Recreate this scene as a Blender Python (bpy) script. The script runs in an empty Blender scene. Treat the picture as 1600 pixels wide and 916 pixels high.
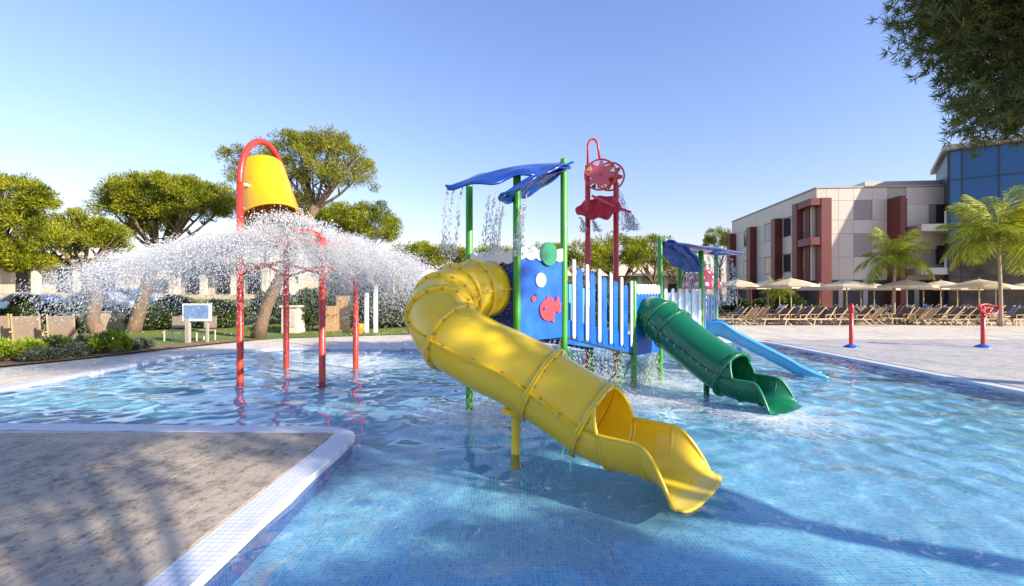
import bpy, bmesh, math, random
import numpy as np
from mathutils import Vector, Matrix
R = math.radians
random.seed(7); rng = np.random.default_rng(7)
S = bpy.context.scene; COL = S.collection
F_PX = 740.0; EYE = 1.8

# ------------------------------------------------------------------ camera
cam = bpy.data.cameras.new('camera'); cam.sensor_width = 36; cam.lens = 36*F_PX/1600
cam.clip_start = .1; cam.clip_end = 3000
co = bpy.data.objects.new('camera', cam); COL.objects.link(co)
co.location = (0, 0, EYE); co.rotation_euler = (R(90), 0, 0); S.camera = co
# ------------------------------------------------------------------ sky and sun
SUN_EL, SUN_AZ = 25.0, 120.0          # azimuth clockwise from +Y
W_ = bpy.data.worlds.new('World'); S.world = W_; W_.use_nodes = True
nt = W_.node_tree; bg = nt.nodes['Background']
sk = nt.nodes.new('ShaderNodeTexSky'); sk.sky_type = 'NISHITA'; sk.sun_disc = False
sk.sun_elevation = R(SUN_EL); sk.sun_rotation = R(SUN_AZ)
sk.altitude = 0; sk.air_density = 1.65; sk.dust_density = .2; sk.ozone_density = 6.0
tint = nt.nodes.new('ShaderNodeMix'); tint.data_type = 'RGBA'; tint.blend_type = 'MULTIPLY'; tint.inputs[0].default_value = 1
tint.inputs[7].default_value = (1.05, .86, 1.02, 1)      # the photograph's lavender white balance
nt.links.new(sk.outputs[0], tint.inputs[6]); nt.links.new(tint.outputs[2], bg.inputs[0]); bg.inputs[1].default_value = .118
sd = bpy.data.lights.new('sun', 'SUN'); sd.energy = 3.9; sd.angle = R(.55); sd.color = (1, .90, .74)
so = bpy.data.objects.new('sun', sd); COL.objects.link(so)
ce = math.cos(R(SUN_EL)); TOSUN = Vector((math.sin(R(SUN_AZ))*ce, math.cos(R(SUN_AZ))*ce, math.sin(R(SUN_EL))))
so.rotation_euler = (-TOSUN).to_track_quat('-Z', 'Y').to_euler(); so.location = (20, -15, 20)
vs = S.view_settings; vs.view_transform = 'Standard'; vs.look = 'None'; vs.gamma = 1; vs.use_curve_mapping = False
vs.exposure = 1.12
S.render.engine = 'CYCLES'
cy = S.cycles; cy.use_denoising = True; cy.max_bounces = 8; cy.transparent_max_bounces = 24
cy.diffuse_bounces = 3; cy.glossy_bounces = 3; cy.caustics_reflective = False; cy.caustics_refractive = True; cy.volume_bounces = 2
cy.sample_clamp_indirect = 4

# ------------------------------------------------------------------ helpers
def WP(px, py, d): return Vector(((px-800)/F_PX*d, d, EYE-(py-458)/F_PX*d))   # surveyed point from bearing and distance
def sm(e0, e1, x):
    t = min(1, max(0, (x-e0)/(e1-e0))); return t*t*(3-2*t)
OFF = {}
def tag(o, label=None, cat=None, group=None, kind=None):
    if label: o['label'] = label
    if cat: o['category'] = cat
    if group: o['group'] = group
    if kind: o['kind'] = kind
    return o
def thing(name, label, cat, loc=(0, 0, 0), group=None):
    o = bpy.data.objects.new(name, None); COL.objects.link(o); o.location = loc
    o.empty_display_size = .2; OFF[o] = Vector(loc)
    return tag(o, label, cat, group)
def link(name, me, mat, parent=None, smooth=False, origin=None):
    if mat is not None and not me.materials: me.materials.append(mat)
    if smooth: me.shade_smooth()
    o = bpy.data.objects.new(name, me); COL.objects.link(o)
    if parent is not None: o.parent = parent; OFF[o] = OFF[parent]
    else:
        OFF[o] = Vector(origin) if origin is not None else Vector()
        o.location = OFF[o]
    return o
class MB:
    def __init__(s): s.v = []; s.f = []
    def add(s, vs_, fs):
        n = len(s.v); s.v += [tuple(v) for v in vs_]; s.f += [tuple(i+n for i in f) for f in fs]; return s
    def box(s, c, size, rz=0, M=None):
        hx, hy, hz = size[0]/2, size[1]/2, size[2]/2
        cr, sr = math.cos(rz), math.sin(rz); P = []
        for z in (-hz, hz):
            for x, y in ((-hx, -hy), (hx, -hy), (hx, hy), (-hx, hy)):
                P.append((c[0]+x*cr-y*sr, c[1]+x*sr+y*cr, c[2]+z))
        if M is not None: P = [M @ Vector(p) for p in P]
        return s.add(P, [(3, 2, 1, 0), (4, 5, 6, 7), (0, 1, 5, 4), (1, 2, 6, 5), (2, 3, 7, 6), (3, 0, 4, 7)])
    def bar(s, a, b, w, h, up=(0, 0, 1)):
        a = Vector(a); b = Vector(b); d = (b-a).normalized(); u = Vector(up)
        x = d.cross(u)
        if x.length < 1e-4: x = d.cross(Vector((0, 1, 0)))
        x.normalize(); y = x.cross(d).normalized(); P = []
        for p in (a, b):
            for i, j in ((-1, -1), (1, -1), (1, 1), (-1, 1)): P.append(p+x*i*w/2+y*j*h/2)
        return s.add(P, [(0, 1, 2, 3), (7, 6, 5, 4), (0, 4, 5, 1), (1, 5, 6, 2), (2, 6, 7, 3), (3, 7, 4, 0)])
    def tube(s, pts, r, n=10, cap=True):
        pts = [Vector(p) for p in pts]; m = len(pts)
        rr = r if hasattr(r, '__len__') else [r]*m
        t0 = (pts[1]-pts[0]).normalized()
        x = t0.orthogonal().normalized(); P = []; prev = t0
        for i, p in enumerate(pts):
            t = (pts[min(i+1, m-1)]-pts[max(i-1, 0)]).normalized()
            q = prev.rotation_difference(t); x = (q @ x); x = (x-t*x.dot(t)).normalized(); prev = t
            y = t.cross(x)
            for k in range(n):
                a = 2*math.pi*k/n; P.append(p+(x*math.cos(a)+y*math.sin(a))*rr[i])
        Fs = []
        for i in range(m-1):
            for k in range(n):
                k2 = (k+1) % n; Fs.append((i*n+k, i*n+k2, (i+1)*n+k2, (i+1)*n+k))
        if cap: Fs.append(tuple(range(n-1, -1, -1))); Fs.append(tuple((m-1)*n+k for k in range(n)))
        return s.add(P, Fs)
    def lathe(s, prof, c=(0, 0, 0), n=24, axis=(0, 0, 1), cap=False):
        # prof: list of (r, h) along the axis
        ax = Vector(axis).normalized(); x = ax.orthogonal().normalized(); y = ax.cross(x); c = Vector(c); P = []
        for r, h in prof:
            for k in range(n):
                a = 2*math.pi*k/n; P.append(c+ax*h+(x*math.cos(a)+y*math.sin(a))*r)
        m = len(prof); Fs = []
        for i in range(m-1):
            for k in range(n):
                k2 = (k+1) % n; Fs.append((i*n+k, i*n+k2, (i+1)*n+k2, (i+1)*n+k))
        if cap: Fs.append(tuple(range(n-1, -1, -1))); Fs.append(tuple((m-1)*n+k for k in range(n)))
        return s.add(P, Fs)
    def prism(s, poly, O, U, V, t0, t1):
        # polygon (u, v) in the plane O + u U + v V, extruded along U x V from t0 to t1
        O = Vector(O); U = Vector(U).normalized(); V = Vector(V).normalized(); N = U.cross(V)
        n = len(poly)
        P = [O+U*u+V*v+N*t0 for u, v in poly]+[O+U*u+V*v+N*t1 for u, v in poly]
        Fs = [tuple(range(n-1, -1, -1)), tuple(range(n, 2*n))]+[(i, (i+1) % n, n+(i+1) % n, n+i) for i in range(n)]
        return s.add(P, Fs)
    def grid(s, fn, nu, nv):
        P = [fn(i/(nu-1), j/(nv-1)) for i in range(nu) for j in range(nv)]
        return s.add(P, [(i*nv+j, i*nv+j+1, (i+1)*nv+j+1, (i+1)*nv+j) for i in range(nu-1) for j in range(nv-1)])
    def mesh(s, name, off=Vector()):
        me = bpy.data.meshes.new(name); me.from_pydata([tuple(Vector(v)-off) for v in s.v], [], s.f); me.update(); return me
    def build(s, name, mat, parent=None, smooth=False, origin=None, solid=0, bevel=0):
        off = OFF[parent] if parent is not None else (Vector(origin) if origin is not None else Vector())
        o = link(name, s.mesh(name, off), mat, parent, smooth, origin)
        if solid:
            m = o.modifiers.new('solid', 'SOLIDIFY'); m.thickness = solid; m.offset = 0
        if bevel:
            m = o.modifiers.new('bevel', 'BEVEL'); m.width = bevel; m.segments = 2; m.limit_method = 'ANGLE'
        return o
def np_mesh(name, V, Fc, off=(0, 0, 0)):
    V = np.asarray(V, np.float32)-np.asarray(off, np.float32); Fc = np.asarray(Fc, np.int32); k = Fc.shape[1]
    me = bpy.data.meshes.new(name); me.vertices.add(len(V)); me.vertices.foreach_set('co', V.ravel())
    me.loops.add(Fc.size); me.loops.foreach_set('vertex_index', Fc.ravel())
    me.polygons.add(len(Fc)); me.polygons.foreach_set('loop_start', np.arange(0, Fc.size, k, dtype=np.int32))
    me.update(calc_edges=True); return me
def copy_tree(o, parent=None):
    c = o.copy(); COL.objects.link(c); c.parent = parent
    for ch in list(o.children): copy_tree(ch, c)
    return c
def spline(pts, n):
    P = [Vector(p) for p in pts]; P = [P[0]*2-P[1]]+P+[P[-1]*2-P[-2]]; out = []
    m = len(P)-3
    for i in range(n):
        u = i/(n-1)*m; k = min(int(u), m-1); t = u-k; a, b, c, d = P[k:k+4]
        out.append(.5*((2*b)+(c-a)*t+(2*a-5*b+4*c-d)*t*t+(-a+3*b-3*c+d)*t**3))
    return out
# ------------------------------------------------------------------ materials
class NT:
    def __init__(s, name):
        s.m = bpy.data.materials.new(name); s.m.use_nodes = True; s.t = s.m.node_tree
        s.p = s.t.nodes['Principled BSDF']; s.out = s.t.nodes['Material Output']
    def n(s, kind, **kw):
        o = s.t.nodes.new('ShaderNode'+kind)
        for k, v in kw.items():
            if k in o.inputs: o.inputs[k].default_value = v
            else: setattr(o, k, v)
        return o
    def l(s, a, b): s.t.links.new(a, b)
    def pos(s, scale=(1, 1, 1), obj=True):
        mp = s.n('Mapping'); mp.inputs['Scale'].default_value = scale
        if obj: s.l(s.n('TexCoord').outputs['Object'], mp.inputs[0])
        else: s.l(s.n('NewGeometry').outputs['Position'], mp.inputs[0])
        return mp.outputs[0]
    def ramp(s, fac, stops):
        r = s.n('ValToRGB'); e = r.color_ramp.elements
        while len(e) > 1: e.remove(e[-1])
        e[0].position, e[0].color = stops[0][0], (*stops[0][1], 1)
        for p_, c_ in stops[1:]:
            x = e.new(p_); x.color = (*c_, 1)
        s.l(fac, r.inputs[0]); return r.outputs[0]
    def mix(s, fac, a, b, blend='MIX'):
        m = s.n('Mix', data_type='RGBA', blend_type=blend)
        for sock, v in ((m.inputs[0], fac), (m.inputs[6], a), (m.inputs[7], b)):
            if hasattr(v, 'is_linked'): s.l(v, sock)
            elif hasattr(v, '__len__'): sock.default_value = (*v, 1)[:4]
            else: sock.default_value = v
        return m.outputs[2]
    def bump(s, h, strength=.3, dist=.02):
        b = s.n('Bump', Strength=strength, Distance=dist); s.l(h, b.inputs['Height']); s.l(b.outputs[0], s.p.inputs['Normal']); return b
def pmat(name, col, rough=.5, var=.12, scale=4, bump=.05, metal=0, coat=0, trans=0, dirt=None, worldpos=False, fine=60):
    t = NT(name); p = t.p; pos = t.pos(obj=not worldpos)
    nz = t.n('TexNoise', Scale=scale, Detail=6, Roughness=.6); t.l(pos, nz.inputs[0])
    lo = tuple(c*(1-var) for c in col); hi = tuple(min(1, c*(1+var)) for c in col)
    c = t.ramp(nz.outputs[0], [(.3, lo), (.7, hi)])
    if dirt:
        n2 = t.n('TexNoise', Scale=scale*.5, Detail=8, Roughness=.7); t.l(pos, n2.inputs[0])
        msk = t.ramp(n2.outputs[0], [(.48, (0, 0, 0)), (.68, (.6, .6, .6))]); c = t.mix(msk, c, dirt)
    t.l(c, p.inputs['Base Color']); p.inputs['Metallic'].default_value = metal
    rr = t.n('MapRange'); rr.inputs[3].default_value = max(.02, rough-.08); rr.inputs[4].default_value = min(1, rough+.08)
    t.l(nz.outputs[0], rr.inputs[0]); t.l(rr.outputs[0], p.inputs['Roughness'])
    p.inputs['Coat Weight'].default_value = coat
    if bump:
        n3 = t.n('TexNoise', Scale=fine, Detail=3); t.l(pos, n3.inputs[0]); t.bump(n3.outputs[0], bump, .01)
    if trans:
        tr = t.n('BsdfTranslucent'); t.l(c, tr.inputs[0]); ms = t.n('MixShader'); ms.inputs[0].default_value = trans
        t.l(p.outputs[0], ms.inputs[1]); t.l(tr.outputs[0], ms.inputs[2]); t.l(ms.outputs[0], t.out.inputs[0])
    return t.m
def foliage(name, dark, mid, light, trans=.25, scale=1.2):
    t = NT(name); g = t.n('NewGeometry'); nz = t.n('TexNoise', Scale=scale, Detail=3); t.l(t.pos(), nz.inputs[0])
    ad = t.n('Math', operation='MULTIPLY_ADD'); t.l(g.outputs['Random Per Island'], ad.inputs[0]); ad.inputs[1].default_value = .55
    t.l(nz.outputs[0], ad.inputs[2]); sb = t.n('Math', operation='SUBTRACT'); t.l(ad.outputs[0], sb.inputs[0]); sb.inputs[1].default_value = .27
    c = t.ramp(sb.outputs[0], [(.2, dark), (.5, mid), (.8, light)])
    t.l(c, t.p.inputs['Base Color']); t.p.inputs['Roughness'].default_value = .6
    tr = t.n('BsdfTranslucent'); t.l(c, tr.inputs[0]); ms = t.n('MixShader'); ms.inputs[0].default_value = trans
    t.l(t.p.outputs[0], ms.inputs[1]); t.l(tr.outputs[0], ms.inputs[2]); t.l(ms.outputs[0], t.out.inputs[0])
    return t.m
M = {}
M['yellow'] = pmat('yellow_plastic', (.97, .67, .02), .25, .05, 1.6, .03, coat=.35, trans=.12, dirt=(.90, .64, .07))
M['green_plastic'] = pmat('green_plastic', (.006, .165, .07), .28, .1, 2, .03, coat=.35, trans=.12)
M['blue_plastic'] = pmat('blue_plastic', (.02, .22, .72), .3, .1, 2, .03, coat=.3, trans=.1)
M['lightblue'] = pmat('light_blue_plastic', (.10, .42, .80), .32, .1, 2, .03, coat=.3)
M['panel_blue'] = pmat('blue_board', (.008, .115, .58), .38, .16, 3, .05, dirt=(.03, .2, .62))
M['panel_dark'] = pmat('navy_board', (.008, .035, .23), .4, .25, 5, .05, dirt=(.03, .08, .3))
M['leaf_blue'] = pmat('blue_canopy', (.009, .05, .31), .22, .3, 3, .04, coat=.5)
M['green_pole'] = pmat('green_paint', (.055, .34, .022), .35, .18, 5, .04, coat=.2, dirt=(.04, .22, .03))
M['red_pole'] = pmat('red_paint', (.62, .05, .028), .35, .15, 5, .04, coat=.2, dirt=(.48, .06, .05))
M['red_plastic'] = pmat('red_plastic', (.62, .025, .03), .3, .12, 3, .03, coat=.3, trans=.15)
M['pink_wheel'] = pmat('pink_red_plastic', (.62, .10, .13), .35, .12, 3, .03, coat=.2)
M['white'] = pmat('white_plastic', (.78, .79, .80), .4, .05, 4, .03)
M['cyan_white'] = pmat('pale_blue_plastic', (.50, .72, .86), .4, .05, 4, .03)
M['bucket'] = pmat('bucket_yellow', (.90, .50, .006), .35, .06, 2, .02, coat=.3, trans=.12)
M['fish'] = pmat('coral_red', (.72, .05, .07), .45, .12, 6, .05)
M['disc'] = pmat('green_disc', (.02, .26, .13), .35, .1, 3, .03, coat=.2)
M['orange'] = pmat('orange_plastic', (.85, .25, .02), .4, .08, 3, .02)
M['dark_steel'] = pmat('dark_steel', (.035, .045, .05), .5, .3, 8, .1)
M['steel'] = pmat('steel', (.5, .5, .5), .35, .1, 8, .05, metal=1)
M['black'] = pmat('black_hole', (.012, .014, .02), .4, .3, 8, .0)
M['stone_wall'] = pmat('stone_wall', (.56, .44, .30), .85, .25, 3, .5, fine=14)
M['stucco'] = pmat('cream_stucco', (.72, .62, .48), .8, .06, 2, .15, fine=40)
M['cladding'] = pmat('cream_cladding', (.60, .54, .45), .55, .04, .6, .02)
M['cladding_dark'] = pmat('taupe_cladding', (.33, .275, .24), .55, .05, .6, .02)
M['brick_red'] = pmat('red_cladding', (.15, .027, .021), .5, .1, .7, .02)
M['concrete'] = pmat('concrete_trim', (.42, .38, .33), .7, .1, 2, .1)
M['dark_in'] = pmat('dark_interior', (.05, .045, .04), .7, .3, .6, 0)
M['glass_dark'] = pmat('window_glass', (.03, .04, .05), .06, .2, .5, 0, coat=.5)
M['rail_glass'] = pmat('rail_glass', (.20, .30, .30), .08, .1, .5, 0, coat=.5)
M['mullion'] = pmat('mullion', (.03, .045, .07), .4, .1, 2, 0)
M['bark'] = pmat('pine_bark', (.22, .145, .09), .9, .4, 7, .8, fine=18, dirt=(.10, .065, .045))
M['palm_bark'] = pmat('palm_bark', (.36, .28, .19), .85, .3, 6, .7, fine=20)
M['canvas'] = pmat('umbrella_canvas', (.86, .72, .50), .8, .04, 2, .05, trans=.35)
M['wood'] = pmat('teak', (.58, .42, .24), .6, .2, 5, .1)
M['mesh_brown'] = pmat('sling_fabric', (.16, .11, .085), .8, .15, 8, .1)
M['mesh_tan'] = pmat('tan_sling_fabric', (.36, .27, .20), .8, .1, 8, .1)
M['towel'] = pmat('towel_blue', (.13, .24, .42), .9, .15, 5, .3)
M['towel_white'] = pmat('towel_white', (.70, .72, .74), .9, .06, 5, .3)
M['soil'] = pmat('soil', (.24, .15, .085), .95, .3, 5, .6, fine=30, worldpos=True)
M['car_blue'] = pmat('car_paint_blue', (.10, .18, .30), .2, .05, 2, 0, coat=1)
M['car_silver'] = pmat('car_paint_silver', (.45, .48, .52), .25, .05, 2, 0, coat=1)
M['tyre'] = pmat('tyre', (.02, .02, .02), .8, .1, 8, .1)
M['wood_screen'] = pmat('wood_board', (.60, .36, .17), .7, .2, 4, .2)
M['board_print'] = pmat('board_print', (.18, .30, .50), .4, .35, 7, 0)
M['pine'] = foliage('pine_needles', (.05, .075, .006), (.22, .255, .011), (.54, .53, .02), .3)
M['pine_olive'] = foliage('pine_needles_olive', (.065, .08, .010), (.24, .25, .018), (.50, .47, .03), .3)
M['pine_near'] = foliage('pine_needles_near', (.05, .07, .014), (.115, .14, .028), (.22, .22, .045), .35, 1.5)
M['bush'] = foliage('bush_leaves', (.08, .14, .008), (.27, .37, .015), (.45, .52, .03), .25, 2)
M['shrub'] = foliage('shrub_leaves', (.02, .045, .01), (.06, .10, .02), (.14, .19, .03), .25, 1.5)
M['shrub_grey'] = foliage('grey_shrub_leaves', (.06, .08, .05), (.15, .18, .11), (.28, .30, .20), .25, 2)
M['palm'] = foliage('palm_leaves', (.11, .17, .012), (.32, .37, .02), (.55, .53, .04), .4, 1.5)

def mosaic(name, tile, c1, c2, mortar, rough=.3, blot=(.8, 1.15), vert=False):
    t = NT(name)
    def tiles(pos):
        b = t.n('TexBrick', offset=0.0, squash=1.0); b.inputs['Scale'].default_value = 1
        b.inputs['Brick Width'].default_value = tile; b.inputs['Row Height'].default_value = tile
        b.inputs['Mortar Size'].default_value = tile*.055; b.inputs['Mortar Smooth'].default_value = .3
        for k, c in (('Color1', c1), ('Color2', c2), ('Mortar', mortar)): b.inputs[k].default_value = (*c, 1)
        t.l(pos, b.inputs[0]); return b
    g = t.n('NewGeometry').outputs['Position']
    if vert:   # on walls: run along x+y and z
        sx = t.n('SeparateXYZ'); t.l(g, sx.inputs[0]); ad = t.n('Math', operation='ADD'); t.l(sx.outputs[0], ad.inputs[0]); t.l(sx.outputs[1], ad.inputs[1])
        cx = t.n('CombineXYZ'); t.l(ad.outputs[0], cx.inputs[0]); t.l(sx.outputs[2], cx.inputs[1]); g = cx.outputs[0]
    b = tiles(g)
    nz = t.n('TexNoise', Scale=.6, Detail=4); t.l(g, nz.inputs[0])
    k = t.ramp(nz.outputs[0], [(.3, (blot[0],)*3), (.7, (blot[1],)*3)])
    t.l(t.mix(1.0, b.outputs[0], k, 'MULTIPLY'), t.p.inputs['Base Color']); t.p.inputs['Roughness'].default_value = rough
    inv = t.n('Math', operation='SUBTRACT'); inv.inputs[0].default_value = 1; t.l(b.outputs['Fac'], inv.inputs[1]); t.bump(inv.outputs[0], .4, .004)
    return t.m
M['pool_floor'] = mosaic('pool_mosaic', .034, (.10, .61, .99), (.35, .79, .99), (.80, .95, 1.0))
M['pool_wall'] = mosaic('pool_wall_mosaic', .04, (.05, .17, .66), (.16, .33, .78), (.46, .58, .86), vert=True)
M['coping'] = mosaic('white_coping_mosaic', .055, (.66, .69, .74), (.75, .77, .80), (.40, .43, .50), .45, (.92, 1.05))

def travertine(name, base, wet, grime):
    t = NT(name); pos = t.pos((1, .7, 1), obj=False); oi = t.n('ObjectInfo')
    a = t.n('TexNoise', Scale=.9, Detail=10, Roughness=.72, Distortion=.9); t.l(pos, a.inputs[0])
    b = t.n('TexNoise', Scale=6.5, Detail=8, Roughness=.75); t.l(pos, b.inputs[0])
    c = t.n('TexNoise', Scale=26, Detail=5, Roughness=.7); t.l(pos, c.inputs[0])
    base2 = tuple(x*1.10 for x in base)
    k = t.mix(oi.outputs['Random'], base, base2)
    k = t.mix(t.ramp(a.outputs[0], [(.40, (0, 0, 0)), (.62, (.85, .85, .85))]), k, wet)
    k = t.mix(t.ramp(b.outputs[0], [(.46, (0, 0, 0)), (.64, (.85, .85, .85))]), k, grime)
    k = t.mix(t.ramp(c.outputs[0], [(.56, (0, 0, 0)), (.68, (.8, .8, .8))]), k, tuple(x*.5 for x in grime))
    t.l(k, t.p.inputs['Base Color'])
    t.l(t.ramp(a.outputs[0], [(.4, (.75,)*3), (.65, (.32,)*3)]), t.p.inputs['Roughness'])
    t.bump(c.outputs[0], .35, .006); return t.m
M['travertine'] = travertine('travertine', (.47, .385, .28), (.30, .255, .20), (.15, .12, .09))
M['travertine_border'] = travertine('travertine_border', (.50, .41, .30), (.40, .34, .26), (.25, .20, .15))
M['deck'] = travertine('deck_paving', (.74, .65, .52), (.68, .60, .49), (.56, .49, .39))
M['pad'] = travertine('splash_pad_paving', (.56, .52, .46), (.46, .45, .44), (.38, .34, .29))

def lawn_mat():
    t = NT('lawn'); pos = t.pos(obj=False); a = t.n('TexNoise', Scale=.5, Detail=6); t.l(pos, a.inputs[0])
    b = t.n('TexNoise', Scale=40, Detail=4); t.l(pos, b.inputs[0])
    k = t.ramp(a.outputs[0], [(.35, (.10, .17, .015)), (.65, (.24, .27, .03))])
    k = t.mix(.5, k, t.ramp(b.outputs[0], [(.3, (.06, .10, .01)), (.7, (.28, .32, .04))]))
    t.l(k, t.p.inputs['Base Color']); t.p.inputs['Roughness'].default_value = .9; t.bump(b.outputs[0], .8, .05); return t.m
M['lawn'] = lawn_mat()
M['ground'] = pmat('sandy_ground', (.40, .33, .22), .95, .2, .4, .3, worldpos=True)

def water_mat():
    t = NT('pool_water'); pos = t.pos(obj=False)
    m1 = t.n('BsdfGlass', IOR=1.33, Roughness=0); m1.inputs[0].default_value = (.97, .995, 1, 1)
    # churned white water where the jets and slides fall
    foam = None
    for (x, y, r) in ((2.6, 8.8, 2.6), (-4.4, 12.4, 3.2), (-.4, 6.9, 1.5), (4.6, 10.6, 2.0), (3.8, 6.9, 1.4)):
        sub = t.n('VectorMath', operation='DISTANCE'); t.l(pos, sub.inputs[0]); sub.inputs[1].default_value = (x, y, 0)
        mr = t.n('MapRange'); mr.inputs[1].default_value = r; mr.inputs[2].default_value = r*.15; t.l(sub.outputs['Value'], mr.inputs[0])
        if foam is None: foam = mr.outputs[0]
        else:
            mx = t.n('Math', operation='MAXIMUM'); t.l(foam, mx.inputs[0]); t.l(mr.outputs[0], mx.inputs[1]); foam = mx.outputs[0]
    n2 = t.n('TexNoise', Scale=7, Detail=8, Roughness=.75, Distortion=1.2); t.l(pos, n2.inputs[0])
    n3 = t.n('TexNoise', Scale=1.3, Detail=3); t.l(pos, n3.inputs[0])
    th = t.n('Math', operation='MULTIPLY'); t.l(foam, th.inputs[0]); t.l(n3.outputs[0], th.inputs[1])
    ad = t.n('Math', operation='MULTIPLY_ADD'); t.l(th.outputs[0], ad.inputs[0]); ad.inputs[1].default_value = .62; t.l(n2.outputs[0], ad.inputs[2])
    fm = t.n('MapRange'); fm.inputs[1].default_value = .55; fm.inputs[2].default_value = .92; fm.inputs[4].default_value = .8; t.l(ad.outputs[0], fm.inputs[0])
    df = t.n('BsdfDiffuse'); df.inputs[0].default_value = (.82, .88, .92, 1)
    m2 = t.n('MixShader'); t.l(fm.outputs[0], m2.inputs[0]); t.l(m1.outputs[0], m2.inputs[1]); t.l(df.outputs[0], m2.inputs[2])
    t.l(m2.outputs[0], t.out.inputs[0]); return t.m
M['water'] = water_mat()
def drop_mat():
    t = NT('water_drops'); df = t.n('BsdfDiffuse'); df.inputs[0].default_value = (.97, .98, .99, 1)
    tl = t.n('BsdfTranslucent'); tl.inputs[0].default_value = (.97, .98, .99, 1); gl = t.n('BsdfGlossy', Roughness=.1)
    tp = t.n('BsdfTransparent'); nz = t.n('TexNoise', Scale=30); t.l(t.pos(), nz.inputs[0])
    a = t.n('MixShader'); a.inputs[0].default_value = .45; t.l(df.outputs[0], a.inputs[1]); t.l(tl.outputs[0], a.inputs[2])
    b = t.n('MixShader'); b.inputs[0].default_value = .05; t.l(a.outputs[0], b.inputs[1]); t.l(gl.outputs[0], b.inputs[2])
    mr = t.n('MapRange'); mr.inputs[3].default_value = .0; mr.inputs[4].default_value = .2; t.l(nz.outputs[0], mr.inputs[0])
    c = t.n('MixShader'); t.l(mr.outputs[0], c.inputs[0]); t.l(b.outputs[0], c.inputs[1]); t.l(tp.outputs[0], c.inputs[2])
    t.l(c.outputs[0], t.out.inputs[0]); return t.m
M['drops'] = drop_mat()

# ------------------------------------------------------------------ pool, deck, ground
def arc(cx, cy, r, a0, a1, n=8): return [(cx+r*math.cos(R(a0+(a1-a0)*i/n)), cy+r*math.sin(R(a0+(a1-a0)*i/n))) for i in range(n+1)]
POOL = [(9.0, .8), (9.0, 16.6)]+arc(8.2, 16.6, .8, 0, 100, 5)[1:]+[(5, 16.6), (2, 15.6), (-1, 15.15), (-4, 15.05), (-6.6, 15.0)] + \
       arc(-6.6, 12.4, 2.6, 90, 180, 8)[1:]+[(-9.25, 9.5), (-9.3, 6.45)]+[(-2.45, 6.2)]+arc(-2.45, 5.65, .55, 90, 0, 8)[1:]+[(-1.9, .8)]
def offset(poly, d):
    n = len(poly); out = []
    for i in range(n):
        a = Vector(poly[i-1]); b = Vector(poly[i]); c = Vector(poly[(i+1) % n])
        n1 = Vector(((b-a).y, -(b-a).x)).normalized(); n2 = Vector(((c-b).y, -(c-b).x)).normalized()
        m = (n1+n2).normalized(); k = d/max(.45, m.dot(n1)); out.append((b.x+m.x*k, b.y+m.y*k))
    return out
CO_OUT = offset(POOL, .30)
def sheet_with_hole(name, outer, inner, z, mat, side=0):
    bm = bmesh.new()
    for loop in (outer, inner):
        vs_ = [bm.verts.new((x, y, z)) for x, y in loop]
        for i in range(len(vs_)): bm.edges.new((vs_[i], vs_[(i+1) % len(vs_)]))
    bmesh.ops.triangle_fill(bm, use_beauty=True, use_dissolve=False, edges=bm.edges[:])
    for f in bm.faces:
        if f.normal.z < 0: f.normal_flip()
    me = bpy.data.meshes.new(name); bm.to_mesh(me); bm.free()
    return tag(link(name, me, mat), kind='structure')
BIG = [(-700, -300), (700, -300), (700, 1200), (-700, 1200)]
sheet_with_hole('ground', BIG, CO_OUT, .03, M['ground'])
sheet_with_hole('pool_deck', [(-13.5, -14), (44, -14), (44, 33.5), (10, 33.5), (10.5, 24), (-3, 20.3), (-9.0, 18.2), (-10.3, 15.2), (-10.9, 13.0), (-12.2, 10.6), (-13.5, 8)], CO_OUT, .044, M['deck'])
# coping ring with a rounded inner edge
mb = MB(); n = len(POOL)
rings = [(offset(POOL, .295), .046), (offset(POOL, .29), .060), (offset(POOL, .02), .060), (offset(POOL, .003), .048), (offset(POOL, .0), -.03)]
V = [(x, y, z) for lp, z in rings for x, y in lp]
mb.add(V, [(k*n+i, k*n+(i+1) % n, (k+1)*n+(i+1) % n, (k+1)*n+i) for k in range(4) for i in range(n)])
tag(mb.build('pool_coping', M['coping']), kind='structure')
mb = MB(); pw = offset(POOL, .012)
mb.add([(x, y, -.005) for x, y in pw]+[(x, y, -.46) for x, y in pw], [(i, (i+1) % n, n+(i+1) % n, n+i) for i in range(n)])
tag(mb.build('pool_wall', M['pool_wall']), kind='structure')
mb = MB(); mb.add([(-10, .2, -.42), (10, .2, -.42), (10, 18, -.42), (-10, 18, -.42)], [(0, 1, 2, 3)])
tag(mb.build('pool_floor', M['pool_floor']), kind='structure')
# water surface with real ripples, trimmed a hair inside the pool wall by the deck above it
gx = np.arange(-9.7, 9.4, .055); gy = np.arange(.3, 17.9, .055); X, Y = np.meshgrid(gx, gy, indexing='ij')
Z = np.zeros_like(X); r2 = np.random.default_rng(3)
calm = 1/(1+np.exp((5.4-Y)*1.6))*.42+.22
for i in range(46):
    lam = .22*(1.3/.22)**r2.random(); th = r2.normal(.9, .8); k = 2*math.pi/lam
    wob = .35*np.sin(X*.9+i)+.35*np.sin(Y*.8+i*2)
    Z += .0026*(lam**.8)/.75*np.sin(k*(X*math.cos(th)+Y*math.sin(th))+r2.random()*6.28+wob*2.2)
Z *= calm
for cx, cy, a in ((-4.6, 11, .006), (-.5, 7, .004), (2.8, 8.6, .004)):
    D = np.hypot(X-cx, Y-cy); Z += a*np.sin(D*13)*np.exp(-D/1.8)
ii = np.arange(X.size).reshape(X.shape)
Fq = np.stack([ii[:-1, :-1], ii[1:, :-1], ii[1:, 1:], ii[:-1, 1:]], -1).reshape(-1, 4)
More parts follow.
